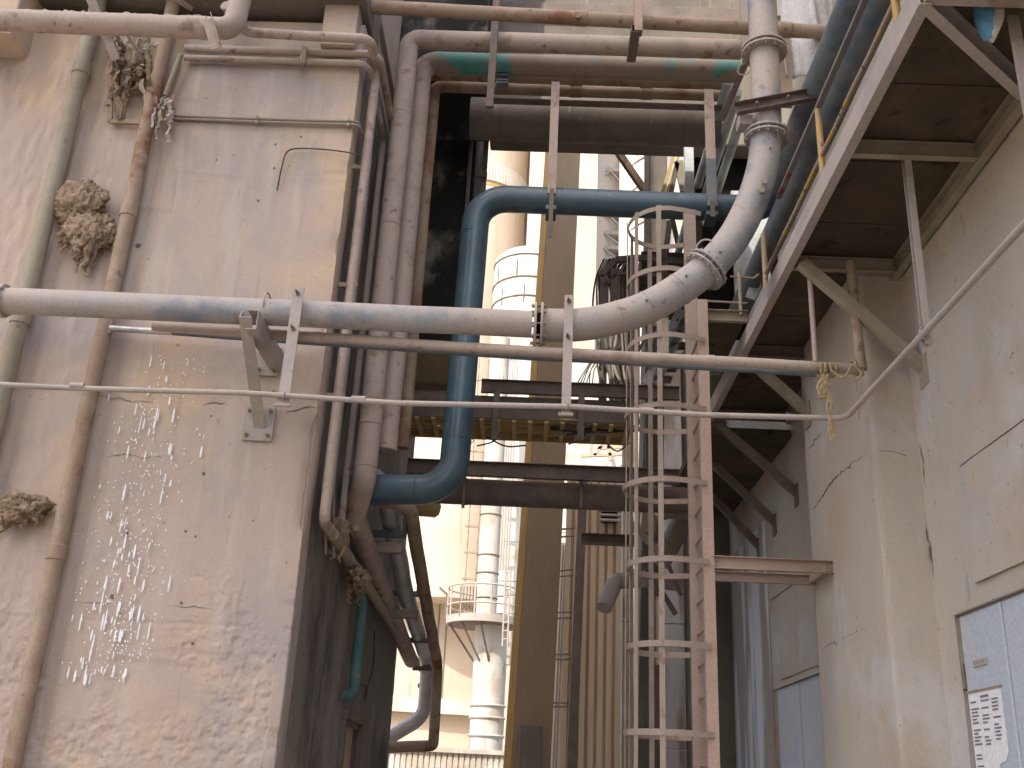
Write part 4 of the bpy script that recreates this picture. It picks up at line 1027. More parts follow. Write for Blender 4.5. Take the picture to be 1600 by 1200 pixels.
t = thing('edge_post', 'pale flat post at the extreme top right corner', 'post', B_); MB().prism(R_prof(.07, .02), A_ + (A_ - B_) * .5, B_ + (B_ - A_) * .2, up=(0, 1, 0)).build('flat_bar', M_PALESTEEL, t, bevel=.003)
# ladder landing between cage and walkway
ln = thing('small_landing', 'little steel landing between ladder head and walkway with thin guard rails', 'landing', (1.95, 9.9, 6.2))
zl_ = zat(1100, 492, 9.75)
MB().prism(C_prof(.13, .06, .008), (LXR + .06, 9.72, zl_ - .02), (KX - .02, 9.72, zl_ - .02)).build('edge_beam', M_OLIVE, ln, bevel=.003)
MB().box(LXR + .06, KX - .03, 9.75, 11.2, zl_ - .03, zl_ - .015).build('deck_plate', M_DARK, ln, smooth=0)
MB().prism(C_prof(.11, .06, .008), (LXR + .06, 11.2, zl_ - .02), (KX - .02, 11.2, zl_ - .02)).build('edge_beam', M_OLIVE, ln, bevel=.003)
for (px0, py0, px1, py1) in ((1141, 432, 1178, 435), (1097, 470, 1167, 474), (1178, 435, 1186, 428)):
    MB().tube([at(px0, py0, Y=9.72), at(px1, py1, Y=9.72)], .012, 8).build('guard_rail', M_BROWN, ln)
for px_ in (1155,):
    q = at(px_, 425, Y=9.72); MB().tube([(q.x, 9.72, zl_), (q.x, 9.72, q.z)], .02, 10).build('guard_post', M_OLIVE, ln)
q = at(1193, 370, Y=9.5); MB().tube([(q.x, 9.5, zl_ - .1), (q.x, 9.5, q.z)], .025, 10).build('guard_post', M_YELLOW, ln)
# black channel clamp across the riser and blue runs
t = thing('channel_clamp', 'blackened channel clamping the grey riser to the inclined pipes', 'clamp', at(1170, 165, Y=8.1))
MB().prism(C_prof(.12, .07, .009), at(1150, 170, Y=8.12), at(1335, 135, Y=8.12), up=(0, 0, 1)).build('channel', M_STEEL, t, bevel=.003)
MB().box(xat(1155, 180, 8.2), xat(1176, 180, 8.2), 8.2, 8.35, zat(1160, 193, 8.2), zat(1160, 178, 8.2)).build('pad', M_PALESTEEL, t, smooth=0, bevel=.004)
for px_ in (1181, 1230):
    q = at(px_, 164 - (px_ - 1181) * .19, Y=8.08); MB().tube([q, q + Vector((0, -.05, 0))], .014, 8).build('bolt', M_STEEL, t)

# ================================================================== MIDDLE DISTANCE
YM = 13.5
def xbeam(name, label, pxa, pya, pxb, pyb, Y, prof, mat, cat='beam', group=None):
    a, b = at(pxa, pya, Y=Y), at(pxb, pyb, Y=Y); z = (a.z + b.z) / 2
    t = thing(name, label, cat, (a.x, Y, z), group)
    MB().prism(prof, (a.x, Y, z), (b.x, Y, z)).build('beam', mat, t, bevel=.004); return t, a.x, b.x, z
t, xa, xb_, z = xbeam('guard_beam', 'brown steel beam across the alley above the ochre cable tray', 752, 602, 1062, 616, YM - .1, C_prof(.20, .07, .01), M_STEEL)
for px_, yb_ in ((775, 688), (908, 690)):
    x = xat(px_, 640, YM - .15); zl2 = zat(px_, yb_, YM - .15)
    MB().box(x - .045, x + .045, YM - .20, YM - .15, zl2, z - .08).build('post', M_STEEL, t, smooth=0, bevel=.004)
# cable tray
tr = thing('cable_tray', 'ochre slatted cable tray full of cables, crossing the alley behind the blue pipe', 'cable tray', (0, YM, 6.2))
zn = zat(800, 655, YM); xl, xr_ = LX + .02, xat(990, 690, YM)
yf_ = at(800, 684, Z=zn).y
MB().box(xl, xr_, YM, YM + .02, zn, zn + .34).build('side_rail', M_STEEL, tr, smooth=0, bevel=.003)
MB().box(xl, xr_, yf_ - .02, yf_, zn - .05, zn + .12).build('side_rail', M_TRAY, tr, smooth=0, bevel=.003)
nr = 15; rg = None
for k in range(nr):
    x = xl + .12 + k * (xr_ - xl - .2) / (nr - 1)
    if rg is None: rg = MB().box(x - .03, x + .03, YM + .01, yf_ - .005, zn - .035, zn - .001).build('rung', M_TRAY, tr, smooth=0, bevel=.003); x00 = x
    else:
        c = rg.copy(); col.objects.link(c); c.parent = tr; c.location = (x - x00, 0, 0)
rr = random.Random(77)
for k in range(22):
    y0 = YM + .05 + (yf_ - YM - .1) * k / 21
    pts = [Vector((xl + (xr_ - xl) * f, y0 + rr.gauss(0, .03), zn + .02 + rr.uniform(0, .03))) for f in np.linspace(0, 1, 12)]
    MB().tube(catmull(pts, 2), rr.uniform(.014, .026), 7).build('cable', rr.choice([M_TRAY, M_TRAY, M_TRAY, M_OLIVE]), tr)
MB().box(xl, xr_, YM + .03, yf_ - .03, zn + .2, zn + .215).build('cover_plate', M_TRAY, tr, smooth=0)
# stray cable loops under the tray
for k, pl in enumerate((((640, 642), (655, 634), (675, 648)), ((760, 682), (790, 697), (822, 696)), ((745, 697), (770, 690), (782, 676)), ((888, 694), (900, 690), (915, 680)), ((945, 690), (965, 705), (985, 690)))):
    tag(MB().tube(catmull([at(*q, Y=YM + .2) for q in pl], 8), .012, 6).build('stray_cable', M_CABLE), ['stray cable curl beside the block under the soffit', 'sagging stray cable below the tray right of the blue pipe', 'stray cable end crossing below the tray beside the blue pipe', 'stray cable end below the tray right of the tall column', 'sagging stray cable below the right end of the tray'][k], 'cable')
t, xa, xb_, z = xbeam('cross_beam', 'dark brown steel beam crossing just above the wide lagged pipe', 636, 725, 1062, 749, YM, C_prof(.21, .09, .012), M_STEEL)
a, b = at(690, 766, Y=13.9), at(1065, 783, Y=13.9); z = (a.z + b.z) / 2
t = thing('lagged_pipe', 'wide dark lagged pipe crossing the alley below the brown beam', 'pipe', (0, 13.9, z))
MB().tube(rough_path([(LX, 13.9, z), (b.x + .2, 13.9, z)], .4, .004, 4), .185, 28).build('pipe_body', M_STEEL, t)
for px_ in (728, 905): x = xat(px_, 775, 13.9); MB().tube([(x - .02, 13.9, z), (x + .02, 13.9, z)], .19, 28).build('band', M_STEEL, t)
for px_ in (724, 908):
    x = xat(px_, 780, 13.6); MB().box(x - .02, x + .02, 13.6, 13.64, zat(px_, 793, 13.6), z + .3).build('strap', M_STEEL, t, smooth=0)
c = at(662, 793, Y=15.2)
t = thing('ochre_box', 'small ochre lagged end box under the blue pipe bend', 'box', c)
MB().tube([c + Vector((-.5, 0, 0)), c + Vector((.08, 0, 0)), c + Vector((.2, 0, -.02)), c + Vector((.25, 0, -.03))], [.13, .14, .13, .08], 10).build('casing', M_TRAY, t)
# thin uprights by the block
for k, (px0, py0, px1, py1, w_, lab) in enumerate(((752, 25, 722, 345, .05, 'dark slim upright against the black concrete block'), (767, 100, 756, 300, .075, 'thicker dark upright just right of the block edge'))):
    A_, B_ = at(px0, py0, Y=13.2), at(px1, py1, Y=13.2); x = (A_.x + B_.x) / 2 + (0 if k else .02)
    t = thing('slim_upright', lab, 'upright', (x, 13.2, B_.z)); MB().box(x - w_ / 2, x + w_ / 2, 13.17, 13.23, B_.z - 1.2, A_.z + .5).build('post', M_STEEL, t, smooth=0, bevel=.004)
    if k: q = at(753, 275, Y=13.15); MB().box(q.x - .10, q.x + .08, 13.1, 13.16, q.z - .04, q.z + .04).build('clip', M_STEEL, t, smooth=0, bevel=.004)

# ---- receding pipes low on the side wall
XB = -1.70
f0, f1, f2 = at(598, 775, X=XB), at(634, 930, X=XB), at(668, 1035, X=XB)
yE = f2.y
pts = fillet([Vector((LX + .2, f0.y + .1, f0.z + .25)), f0 + Vector((0, .1, .12)), f1, f2, Vector((XB - .02, yE + .3, zat(660, 1120, yE + .3))), Vector((XB - .6, yE + .3, zat(640, 1155, yE + .3)))], [0, .3, .6, .5, .4, 0], 8)
t = thing('foil_clad_pipe', 'silver foil-clad pipe receding low along the side wall', 'pipe', f0); MB().tube(rough_path(pts, .25, .008, 6), .115, 24).build('pipe_body', M_FOIL, t)
pts2 = [q + Vector((.32, 0, .06)) for q in pts[:-6]]
g0, g1, g2 = at(638, 790, X=XB + .28), at(664, 930, X=XB + .28), at(684, 1040, X=XB + .28)
yG = g2.y
pts = fillet([Vector((LX + .2, g0.y + .2, g0.z + .1)), g0 + Vector((0, .1, .05)), g1, g2, Vector((g2.x, yG + .2, zat(676, 1165, yG + .2))), Vector((g2.x - .75, yG + .2, zat(636, 1170, yG + .2)))], [0, .3, .5, .4, .05, 0], 6)
t = thing('brown_edge_pipe', 'outer dark brown pipe receding beside the foil-clad one, ending in a square bend', 'pipe', g0); MB().tube(rough_path(pts, .3, .006, 7), .085, 16).build('pipe_body', M_BROWN, t)
for k, py_ in enumerate((815, 910, 985, 1030, 1058)):
    c = at(598 + (py_ - 775) * .26, py_, X=XB - .02)
    t = thing('support_strap', ['nearest', 'second', 'third', 'fourth', 'farthest'][k] + ' dark support bar under the foil-clad pipe along the side wall', 'strap', c, 'support bars of the receding pipes')
    MB().box(XB - .22, XB + .20, c.y - .05, c.y + .05, c.z - .19, c.z - .12).build('bar', M_BLUEGREY if k < 3 else M_STEEL, t, smooth=0, bevel=.004)
    MB().box(XB + .15, XB + .195, c.y - .06, c.y + .06, c.z - .13, c.z + .15).build('upstand', M_BLUEGREY if k < 3 else M_STEEL, t, smooth=0, bevel=.004)
for (pxx, pyy, k) in ((575, 855, 0), (606, 958, 1)):
    c = at(pxx, pyy, X=LX + .15); t = thing('cantilever_bracket', ['nearer', 'farther'][k] + ' short bracket arm with teal paint under the receding white pipe', 'bracket', c)
    MB().box(LX, LX + .55, c.y - .06, c.y + .06, c.z - .06, c.z + .06).build('arm', M_TEALPIPE, t, smooth=0, bevel=.006)
# dust-covered sagging conduits at the elbow
c = at(528, 835, X=LX + .12)
clump('elbow_dust', 'caked dust on the conduit elbow low at the building corner', 'dust clump', c, (.13, .22, .16), 23, .6, 3, .2, 4)
c = at(560, 905, X=LX + .2)
clump('sagging_dust', 'lump of dust hanging off the receding conduit by the side wall', 'dust clump', c, (.13, .35, .14), 27, .7, 2, .2, 4)
a, b = at(520, 835, X=LX + .15), at(665, 1055, X=LX + .15)
pipe('dirty_conduit', 'dust-caked conduit receding low along the side wall from the corner elbow', 'conduit', [a, b], .06, M_OLIVE, 12)
a = at(566, 945, X=LX + .12); b = at(549, 1092, X=LX + .12); yt = a.y
pipe('teal_drain', 'teal painted drain pipe dropping down the shaded side wall', 'pipe', fillet([(LX + .05, yt - .1, zat(566, 940, yt) + .2), (LX + .12, yt, zat(566, 945, yt)), (LX + .12, yt, zat(549, 1085, yt)), (LX - .1, yt + .05, zat(549, 1092, yt))], .08, 6), .062, M_TEAL, 14, wob=.0)
pts = [at(585, 985, X=LX + .03), at(583, 1040, X=LX + .03), at(572, 1080, X=LX + .03), at(570, 1098, X=LX + .03)]
tag(MB().tube(catmull(pts, 5), .010, 6).build('side_cable', M_CABLE), 'thin dark cable curling down the shaded side wall past the teal drain', 'cable')
pts = [at(560, 1072, X=LX + .04), at(568, 1071, X=LX + .04), at(573, 1078, X=LX + .04), at(571, 1092, X=LX + .04)]
tag(MB().tube(catmull(pts, 5), .012, 6).build('wire_hook', M_CABLE), 'small dark wire hook on the shaded side wall beside the teal drain', 'wire')

# ---- tall central column (leans slightly, box section, turned a few degrees)
YC = 20.0
cc = thing('tall_column', 'tall square concrete column standing in the alley, ochre on its left edge', 'column', (at(825, 1200, Y=YC).x, YC, 0))
tl_, tr_ = at(863, 214, Y=YC), at(908, 216, Y=YC); bl_, br_ = at(799, 1200, Y=YC), at(860, 1200, Y=YC)
def lerpz(a, b, z): f = (z - b.z) / (a.z - b.z); return Vector((b.x + (a.x - b.x) * f, b.y, z))
def colx(a, b, z): return lerpz(a, b, z).x
zT = 19
def quad(z): return [(colx(tl_, bl_, z), YC), (colx(tr_, br_, z), YC), (colx(tr_, br_, z) + .02, YC + .9), (colx(tl_, bl_, z) - .16, YC + .9)]
mb = MB(); mb.hexa([(x, y, 0) for x, y in quad(0)] + [(x, y, zT) for x, y in quad(zT)])
mb.build('shaft', M_COLUMN, cc, smooth=0, bevel=.02)
e = MB(); e.hexa([(colx(tl_, bl_, z) - d, y, z) for z in (0,) for d, y in ((.16, YC + .02), (.002, YC + .0), (.002, YC + .3), (.16, YC + .3))] + [(colx(tl_, bl_, z) - d, y, z) for z in (zT,) for d, y in ((.10, YC + .02), (.002, YC + .0), (.002, YC + .3), (.10, YC + .3))])
e.build('edge_strip', M_COLEDGE, cc, smooth=0, bevel=.01)
a, b = at(812, 1132, Y=19.6), at(845, 1200, Y=19.6); MB().box(a.x, b.x, 19.6, 19.95, 0, a.z).build('plinth', M_CONC, cc, smooth=0, bevel=.02)

# ---- second concrete column behind the ladder cage and white strips
YS = 17.0
sc2 = thing('rear_column', 'grey-brown concrete column seen through the ladder cage', 'column', (2, YS, 0))
a, b, c_, d = at(1018, 240, Y=YS), at(1046, 240, Y=YS), at(991, 1200, Y=YS), at(1028, 1200, Y=YS)
mb = MB(); mb.hexa([(c_.x, YS, 0), (d.x, YS, 0), (d.x, YS + .8, 0), (c_.x, YS + .8, 0), (a.x, YS, a.z + 2), (b.x, YS, a.z + 2), (b.x, YS + .8, a.z + 2), (a.x, YS + .8, a.z + 2)]); mb.build('shaft', M_CONC, sc2, smooth=0, bevel=.02)
a = xat(1011, 400, YS); MB().box(a - .05, a + .03, YS - .1, YS + .02, 5.5, 16).build('side_post', M_STEEL, sc2, smooth=0, bevel=.005)
for k, (p0, p1, lab) in enumerate(((972, 990, 'bright white painted strip wall left of the rear column'), (1034, 1076, 'bright white painted strip wall right of the rear column'))):
    x0, x1 = xat(p0, 1000, 21), xat(p1, 1000, 21)
    t = thing('white_wall', lab, 'wall', (x0, 21, 0))
    for j in range(5):
        MB().box(x0, x1, 21, 21.3, 2.4 * j, 2.4 * j + 2.385).build('wall_panel', M_WHITEWASH if k else M_SILO2, t, smooth=0, bevel=.008)
# ---- dark post with tie pairs, corrugated wall
YK = 22.0
a, b = at(905, 790, Y=YK), at(893, 1200, Y=YK); xk = (a.x + b.x) / 2
dp = thing('dark_post', 'dark slim steel post with pairs of tie bars beside the corrugated wall', 'post', (xk, YK, 0))
MB().prism(C_prof(.17, .20, .02), (xk - .06, YK, 0), (xk + .10, YK, a.z + .6), up=(0, -1, 0)).build('post', M_STEEL, dp, bevel=.006)
for py_ in (825, 837, 890, 899, 956, 965, 1022, 1030, 1098, 1104):
    q0, q1 = at(868 - (py_ - 825) * .05, py_ - 2, Y=YK), at(898 - (py_ - 825) * .045, py_, Y=YK)
    MB().tube([q0 + Vector((0, .3, 0)), q1], .022, 8).build('tie_bar', M_STEEL, dp)
t, *_ = xbeam('steel_tie_beam', 'dark rolled steel beam from the slim post to the rear column', 908, 841, 1000, 846, 18.5, I_prof(.20, .14, .02), M_STEEL)
cw = thing('corrugated_wall', 'tan corrugated sheet wall behind the dark slim post', 'wall', (1, 24, 0))
x0, x1 = xat(880, 1000, 24), xat(975, 1000, 24); ztw = zat(930, 740, 24)
nrib = 7; pit = (x1 - x0) / nrib
for k in range(nrib):
    xa = x0 + k * pit
    pr = [(0, .0), (.62, .0), (.70, .09), (.93, .09), (1.0, 0.)]
    vs = []
    for (u, dpt) in pr: vs.append((xa + u * pit, 24 + dpt))
    mb = MB(); n = len(vs)
    mb.add([(x, y, 0) for x, y in vs] + [(x, y, ztw) for x, y in vs] , [(i, i + 1, n + i + 1, n + i) for i in range(n - 1)])
    mb.add([(vs[0][0], 24.2, 0), (vs[-1][0], 24.2, 0), (vs[-1][0], 24.2, ztw), (vs[0][0], 24.2, ztw)], [(0, 1, 2, 3)])
    mb.build('sheet_rib', M_TAN, cw, smooth=0)
a, b = at(940, 792, Y=23.8), at(965, 815, Y=23.8)
t = thing('wall_vent', 'dark louvre opening high on the corrugated wall', 'vent', a); MB().box(a.x, b.x, 23.86, 23.99, b.z, a.z).build('opening', M_BLACK, t, smooth=0)
for k in range(3): MB().box(a.x - .05, b.x + .1, 23.7, 23.85, b.z + .12 * k, b.z + .12 * k + .04).build('louvre', M_PALESTEEL, t, smooth=0)
st = thing('bright_strip_wall', 'narrow cream wall strip between the tall column and the slim post', 'wall', (.8, 30, 0))
x0, x1 = xat(850, 1000, 30), xat(893, 1000, 30); MB().box(x0, x1, 30, 30.4, 0, 8.4).build('panel', M_SILO, st, smooth=0)
for px_ in (868, 872): x = xat(px_, 1000, 29.9); MB().tube([(x, 29.9, 0), (x + .15, 29.9, 8.3)], .025, 8).build('thin_pipe', M_STEEL, st)
# ---- vent elbow and lagged bends right of the cage
YE = 16.0
pts = fillet([at(1062, 912, Y=YE + .3), at(1008, 905, Y=YE), at(962, 908, Y=YE - .1), at(943, 950, Y=YE - .35)], .16, 8)
t = thing('vent_elbow', 'pale cranked vent pipe poking out in front of the corrugated wall', 'pipe', pts[-1]); MB().tube(pts, .125, 20).build('pipe_body', M_PALESTEEL, t)
for i in (6, 12): MB().ring(pts[i], (pts[i + 1] - pts[i - 1]), .126, .008, 20, 6).build('seam', M_OLIVE, t)
for k, pl in enumerate((((1005, 835), (1020, 800), (1060, 790), (1100, 800)), ((1030, 880), (1050, 845), (1070, 815), (1100, 805)))):
    pts = catmull([at(*q, Y=15.6 + .4 * k) for q in pl], 6)
    t = thing('lagged_bend', ['upper', 'lower'][k] + ' olive lagged pipe bend seen through the ladder cage', 'pipe', pts[0]); MB().tube(pts, .20 - .03 * k, 20).build('pipe_body', M_OLIVE, t)
    for i in (5, 11): MB().ring(pts[i], pts[i + 1] - pts[i - 1], .20 - .03 * k, .012, 20, 6).build('seam', M_OLIVE, t)
for k, (a, b) in enumerate((((988, 818), (1036, 870)), ((1000, 870), (1056, 960)), ((1036, 862), (1064, 930)), ((1012, 912), (1050, 948)))):
    t = thing('dark_strut', ['upper pale-brown strut of the bracing behind the cage', 'long dark strut of the bracing behind the cage', 'right dark strut of the bracing behind the cage', 'thin lowest strut of the bracing behind the cage'][k], 'strut', at(*b, Y=15.4))
    MB().prism(R_prof(.09 - .02 * k, .08), at(*a, Y=15.4), at(*b, Y=15.4), up=(0, 1, 0)).build('bar', M_STEEL if k else M_OLIVE, t, bevel=.004)
# ---- curved platform rail and cable drop behind the cage head
pf = thing('round_platform', 'dark railed platform behind the cage head with cables spilling from it', 'platform', (1.5, 14.2, 8))
YP = 14.2
for (a, b, ww) in (((938, 432), (962, 406), .10), ((962, 406), (1000, 403), .10), ((1000, 403), (1095, 412), .10), ((942, 450), (964, 428), .05), ((964, 428), (1090, 432), .05)):
    MB().prism(R_prof(.06, ww), at(*a, Y=YP), at(*b, Y=YP), up=(0, 0, 1)).build('rail', M_STEEL, pf, bevel=.004)
for px_, y0, y1 in ((944, 430, 640), (986, 400, 500), (1037, 385, 560), (960, 420, 650)):
    A_, B_ = at(px_, y0, Y=YP), at(px_, y1, Y=YP); MB().box(A_.x - .06, A_.x + .06, YP - .03, YP + .03, B_.z, A_.z).build('post', M_STEEL, pf, smooth=0, bevel=.004)
A_, B_ = at(967, 420, Y=YP + .4), at(1000, 640, Y=YP + .4); MB().box(A_.x, B_.x, YP + .4, YP + .5, B_.z, A_.z).build('back_panel', M_CONC, pf, smooth=0)
A_, B_ = at(1000, 402, Y=YP + .5), at(1078, 455, Y=YP + .5); MB().box(A_.x, B_.x, YP + .3, YP + 1.6, B_.z, A_.z).build('dark_box', M_DARK, pf, smooth=0)
rr = random.Random(5)
cb = thing('cable_bundle', 'bundle of dark cables dropping behind the platform into the cable tray', 'cables', at(960, 660, Y=13.8))
for k in range(16):
    x0 = 934 + 3.2 * k * .9; xe_ = 905 + rr.uniform(0, 80)
    p = [at(x0 + rr.gauss(0, 3) + 10, 405, Y=14.4), at(x0 - 4, 440, Y=14.3), at(x0 - 2 + rr.gauss(0, 3), 500, Y=14.2), at(x0 + rr.gauss(0, 5), 570, Y=14.1), at(x0 + 10 + rr.gauss(0, 8), 630, Y=13.95), at(xe_ + 10, 664 + rr.uniform(-6, 10), Y=13.8), at(xe_ - 45, 672 + rr.uniform(-6, 8), Y=13.8)]
    MB().tube(catmull(p, 5), rr.uniform(.011, .022), 7).build('cable', rr.choice([M_CABLE, M_CABLE, M_STEEL, M_PALECABLE]), cb)
for k in range(6):
    p = [at(940 + 6 * k, 540, Y=14.1), at(925 + 2 * k - rr.uniform(0, 8), 570, Y=14.1), at(900 + 5 * k, 602, Y=13.9)]
    MB().tube(catmull(p, 6), .009, 6).build('loose_cable', M_CABLE, cb)
# ---- stair flight and steel clutter right of the cage head
stf = thing('rear_stair', 'pale steel stair flight climbing behind the ladder cage', 'stair', at(1010, 650, Y=16))
for dx in (0, 14):
    MB().prism(C_prof(.2, .05, .01), at(1085 + dx, 440, Y=15), at(1010 + dx, 600, Y=16), up=(0, 0, 1)).build('stringer', M_PALEBLUE, stf, bevel=.004)
for k in range(9):
    q = at(1087, 440, Y=15).lerp(at(1013, 600, Y=16), (k + .5) / 9); MB().box(q.x - .02, q.x + .35, q.y - .1, q.y + .15, q.z - .02, q.z + .02).build('tread', M_STEEL, stf, smooth=0)
for dx in (-12, 2): MB().tube([at(1080 + dx, 400, Y=15), at(1000 + dx, 570, Y=16)], .025, 8).build('hand_rail', M_PALEBLUE, stf)
for k, (a, b, mm, w_) in enumerate((((1056, 232), (1035, 302), M_TRAY, .06), ((1062, 238), (1041, 304), M_TRAY, .05), ((1058, 255), (1048, 302), M_STEEL, .09), ((1060, 252), (1070, 300), M_OLIVE, .16), ((1046, 345), (1040, 400), M_OLIVE, .1), ((1050, 340), (1060, 385), M_STEEL, .08))):
    t = thing('truss_bar', ['left ochre bar of the small truss above the blue pipe', 'right ochre bar of the small truss above the blue pipe', 'dark bar of the small truss above the blue pipe', 'olive spread leg of the small truss above the blue pipe', 'pale leg of the small truss below the blue pipe', 'dark leg of the small truss below the blue pipe'][k], 'truss bar', at(*b, Y=15.5)); MB().prism(R_prof(w_, .06), at(*a, Y=15.5), at(*b, Y=15.5), up=(0, 1, 0)).build('bar', mm, t, bevel=.004)
t = thing('far_diagonal', 'brown diagonal strut crossing the bright gap above the blue pipe', 'strut', at(1012, 305, Y=18)); MB().prism(C_prof(.17, .12, .02), at(948, 212, Y=18), at(1012, 305, Y=18), up=(0, -1, 0)).build('bar', M_BROWN, t, bevel=.005)
# pale panels and dark slots right of the riser
pn = thing('panel_clutter_wall', 'bluish patched sheet wall between the curved pipe and the walkway', 'wall', (2.7, 13, 6.6))
a, b = at(1150, 480, Y=13.2), at(1330, 300, Y=13.2)
for j, (pa, pb, mm) in enumerate((((1150, 500), (1215, 300), M_PALEBLUE), ((1216, 500), (1262, 330), M_TARP), ((1263, 520), (1335, 285), M_PALEBLUE))):
    A_, B_ = at(*pa, Y=12.6), at(*pb, Y=12.6); MB().box(A_.x, B_.x - .01, 12.6 - .03 * j, 12.65, A_.z, B_.z).build('sheet', mm, pn, smooth=0, bevel=.005)
A_, B_ = at(1208, 470, Y=12.5), at(1240, 380, Y=12.5); MB().box(A_.x, B_.x, 12.45, 12.56, A_.z, B_.z).build('dark_slot', M_BLACK, pn, smooth=0)
for k, (a, b) in enumerate((((1225, 288), (1300, 300)), ((1215, 300), (1285, 335)), ((1180, 470), (1230, 330)))):
    t = thing('steel_angle', ['flat dark angle behind the yellow post', 'sloping dark angle behind the yellow post', 'leaning pale angle behind the curved pipe'][k], 'angle', at(*a, Y=11.5)); MB().prism(L_prof(.13, .13, .015), at(*a, Y=11.5), at(*b, Y=11.5), up=(0, 0, 1)).build('angle', M_STEEL if k < 2 else M_PALEBLUE, t, bevel=.003)
A_, B_ = at(1073, 400, Y=12.2), at(1088, 225, Y=12.2)
t = thing('pale_edge_post', 'pale upright post edge beside the dark gap right of the truss', 'post', A_); MB().box(A_.x, B_.x - .04, 12.2, 12.3, A_.z - .2, B_.z + .1).build('post', M_PALEBLUE, t, smooth=0, bevel=.004)
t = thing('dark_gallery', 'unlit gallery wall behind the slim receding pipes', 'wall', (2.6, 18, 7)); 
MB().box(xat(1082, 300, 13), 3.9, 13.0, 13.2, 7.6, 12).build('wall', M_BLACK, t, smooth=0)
tp = thing('hung_tarpaulin', 'grey-white tarpaulin hanging behind the inclined blue pipe, top right', 'tarpaulin', at(1260, 120, Y=11.0))
A_, B_ = at(1230, 118, Y=9.3), at(1316, -30, Y=9.3)
n = 22; vs = []; fs = []
for i in range(n):
    for j in range(n):
        u, v_ = i / (n - 1), j / (n - 1)
        vs.append((A_.x + (B_.x - A_.x) * u, 9.3 + .10 * sin(9 * u + 1.3 * v_) + .04 * sin(21 * u + 3 * v_), A_.z + (B_.z - A_.z) * v_ + .05 * sin(7 * u)))
for i in range(n - 1):
    for j in range(n - 1): fs.append((i * n + j, (i + 1) * n + j, (i + 1) * n + j + 1, i * n + j + 1))
o = MB().add(vs, fs).build('sheet', M_TARP, tp, smooth=80); sm = o.modifiers.new('thick', 'SOLIDIFY'); sm.thickness = .01
flatpost('pale_rack_post', 'pale upright bar left of the grey riser at the top', (1162, -20), (1166, 95), .10, .05, M_PALESTEEL, 9.6)
flatpost('brown_rack_post', 'brown upright behind the right edge of the grey riser', (1222, 40), (1228, 165), .14, .10, M_BROWN, 9.4)
t, *_ = xbeam('pale_top_beam', 'pale olive channel crossing behind the riser near the top right', 1208, 24, 1400, 48, 10.9, C_prof(.16, .06, .01), M_OLIVE)

# ================================================================== FAR BACKGROUND, IN SUN
def cyl(mb, cx, cy, r, z0, z1, n=64, dome=0):
    pts = [Vector((cx, cy, z0)), Vector((cx, cy, z1))]; rs = [r, r]
    for k in range(1, 7):
        if dome: pts.append(Vector((cx, cy, z1 + dome * sin(pi / 2 * k / 6)))); rs.append(max(.02, r * cos(pi / 2 * k / 6)))
    return mb.tube(pts, rs, n)
sil = thing('cream_silo', 'huge cream sunlit silo wall closing the alley behind everything', 'silo', (-8, 66, 0))
zl1 = zat(700, 1092, 52)
cyl(MB(), -7.5, 70, 18, zl1, 60, 128).build('shell', M_SILO, sil)
cyl(MB(), -7.5, 70, 18.25, zl1 - .7, zl1 - .01, 128).build('ledge', M_SILO2, sil)
cyl(MB(), -7.5, 70, 17.7, 0, zl1 - .71, 128).build('lower_wall', M_SILO, sil)
for px_ in (702, 690):
    x = xat(px_, 900, 52); yy_ = 70 - sqrt(18 ** 2 - (x + 7.5) ** 2)
    MB().box(x - .03, x + .03, yy_ - .03, yy_ + .02, zl1, 40).build('joint', M_CONC, sil, smooth=0)
# ribbed shed roof at the very bottom
fn = thing('ribbed_shed', 'pale ribbed metal shed top at the bottom of the gap', 'shed', (-3.5, 36, 0))
x0, x1 = xat(600, 1185, 36), xat(800, 1185, 36); zf = zat(700, 1176, 36); nrb = 22
for k in range(nrb):
    xa = x0 + (x1 - x0) * k / nrb; pw = (x1 - x0) / nrb
    MB().box(xa, xa + pw * .72, 36, 36.08, 0, zf).box(xa + pw * .72, xa + pw, 36.05, 36.08, 0, zf).build('ribbed_sheet', M_SILO2, fn, smooth=0)
MB().box(x0, x1, 35.9, 36.5, zf, zf + .14).build('cap', M_SILO2, fn, smooth=0)
# stack with round platform
YSK = 40.0
a, b = at(737, 1080, Y=YSK), at(789, 1080, Y=YSK); cx = (a.x + b.x) / 2; rs_ = (b.x - a.x) / 2
zpl = zat(745, 972, YSK)
sk_ = thing('stack_with_platform', 'cream round stack with a railed round platform and bracket struts', 'stack', (cx, YSK, 0))
cyl(MB(), cx, YSK, rs_, 0, zpl).build('lower_shell', M_SILO2, sk_)
for py_ in (1103, 1122, 1150): MB().ring((cx, YSK, zat(760, py_, YSK)), (0, 0, 1), rs_ + .02, .05, 40, 6).build('band', M_SILO2, sk_)
MB().tube([(cx - .35, YSK, zpl - .14), (cx - .35, YSK, zpl + .14)], 1.42, 48).build('platform_ring', M_PALESTEEL, sk_)
MB().tube([(cx - .35, YSK, zpl - .16), (cx - .35, YSK, zpl - .141)], 1.36, 48).build('platform_floor', M_STEEL, sk_)
for k in range(7):
    a_ = -pi * .98 + k * pi / 7.2
    px3, py3 = cx - .35 + cos(a_) * 1.4, YSK + sin(a_) * 1.4
    MB().tube([(px3, py3, zpl), (px3, py3, zpl + 1.25)], .035, 8).build('rail_post', M_PALESTEEL, sk_)
for zz in (.55, 1.25): MB().ring((cx - .35, YSK, zpl + zz), (0, 0, 1), 1.4, .035, 48, 6).build('hand_rail', M_PALESTEEL, sk_)
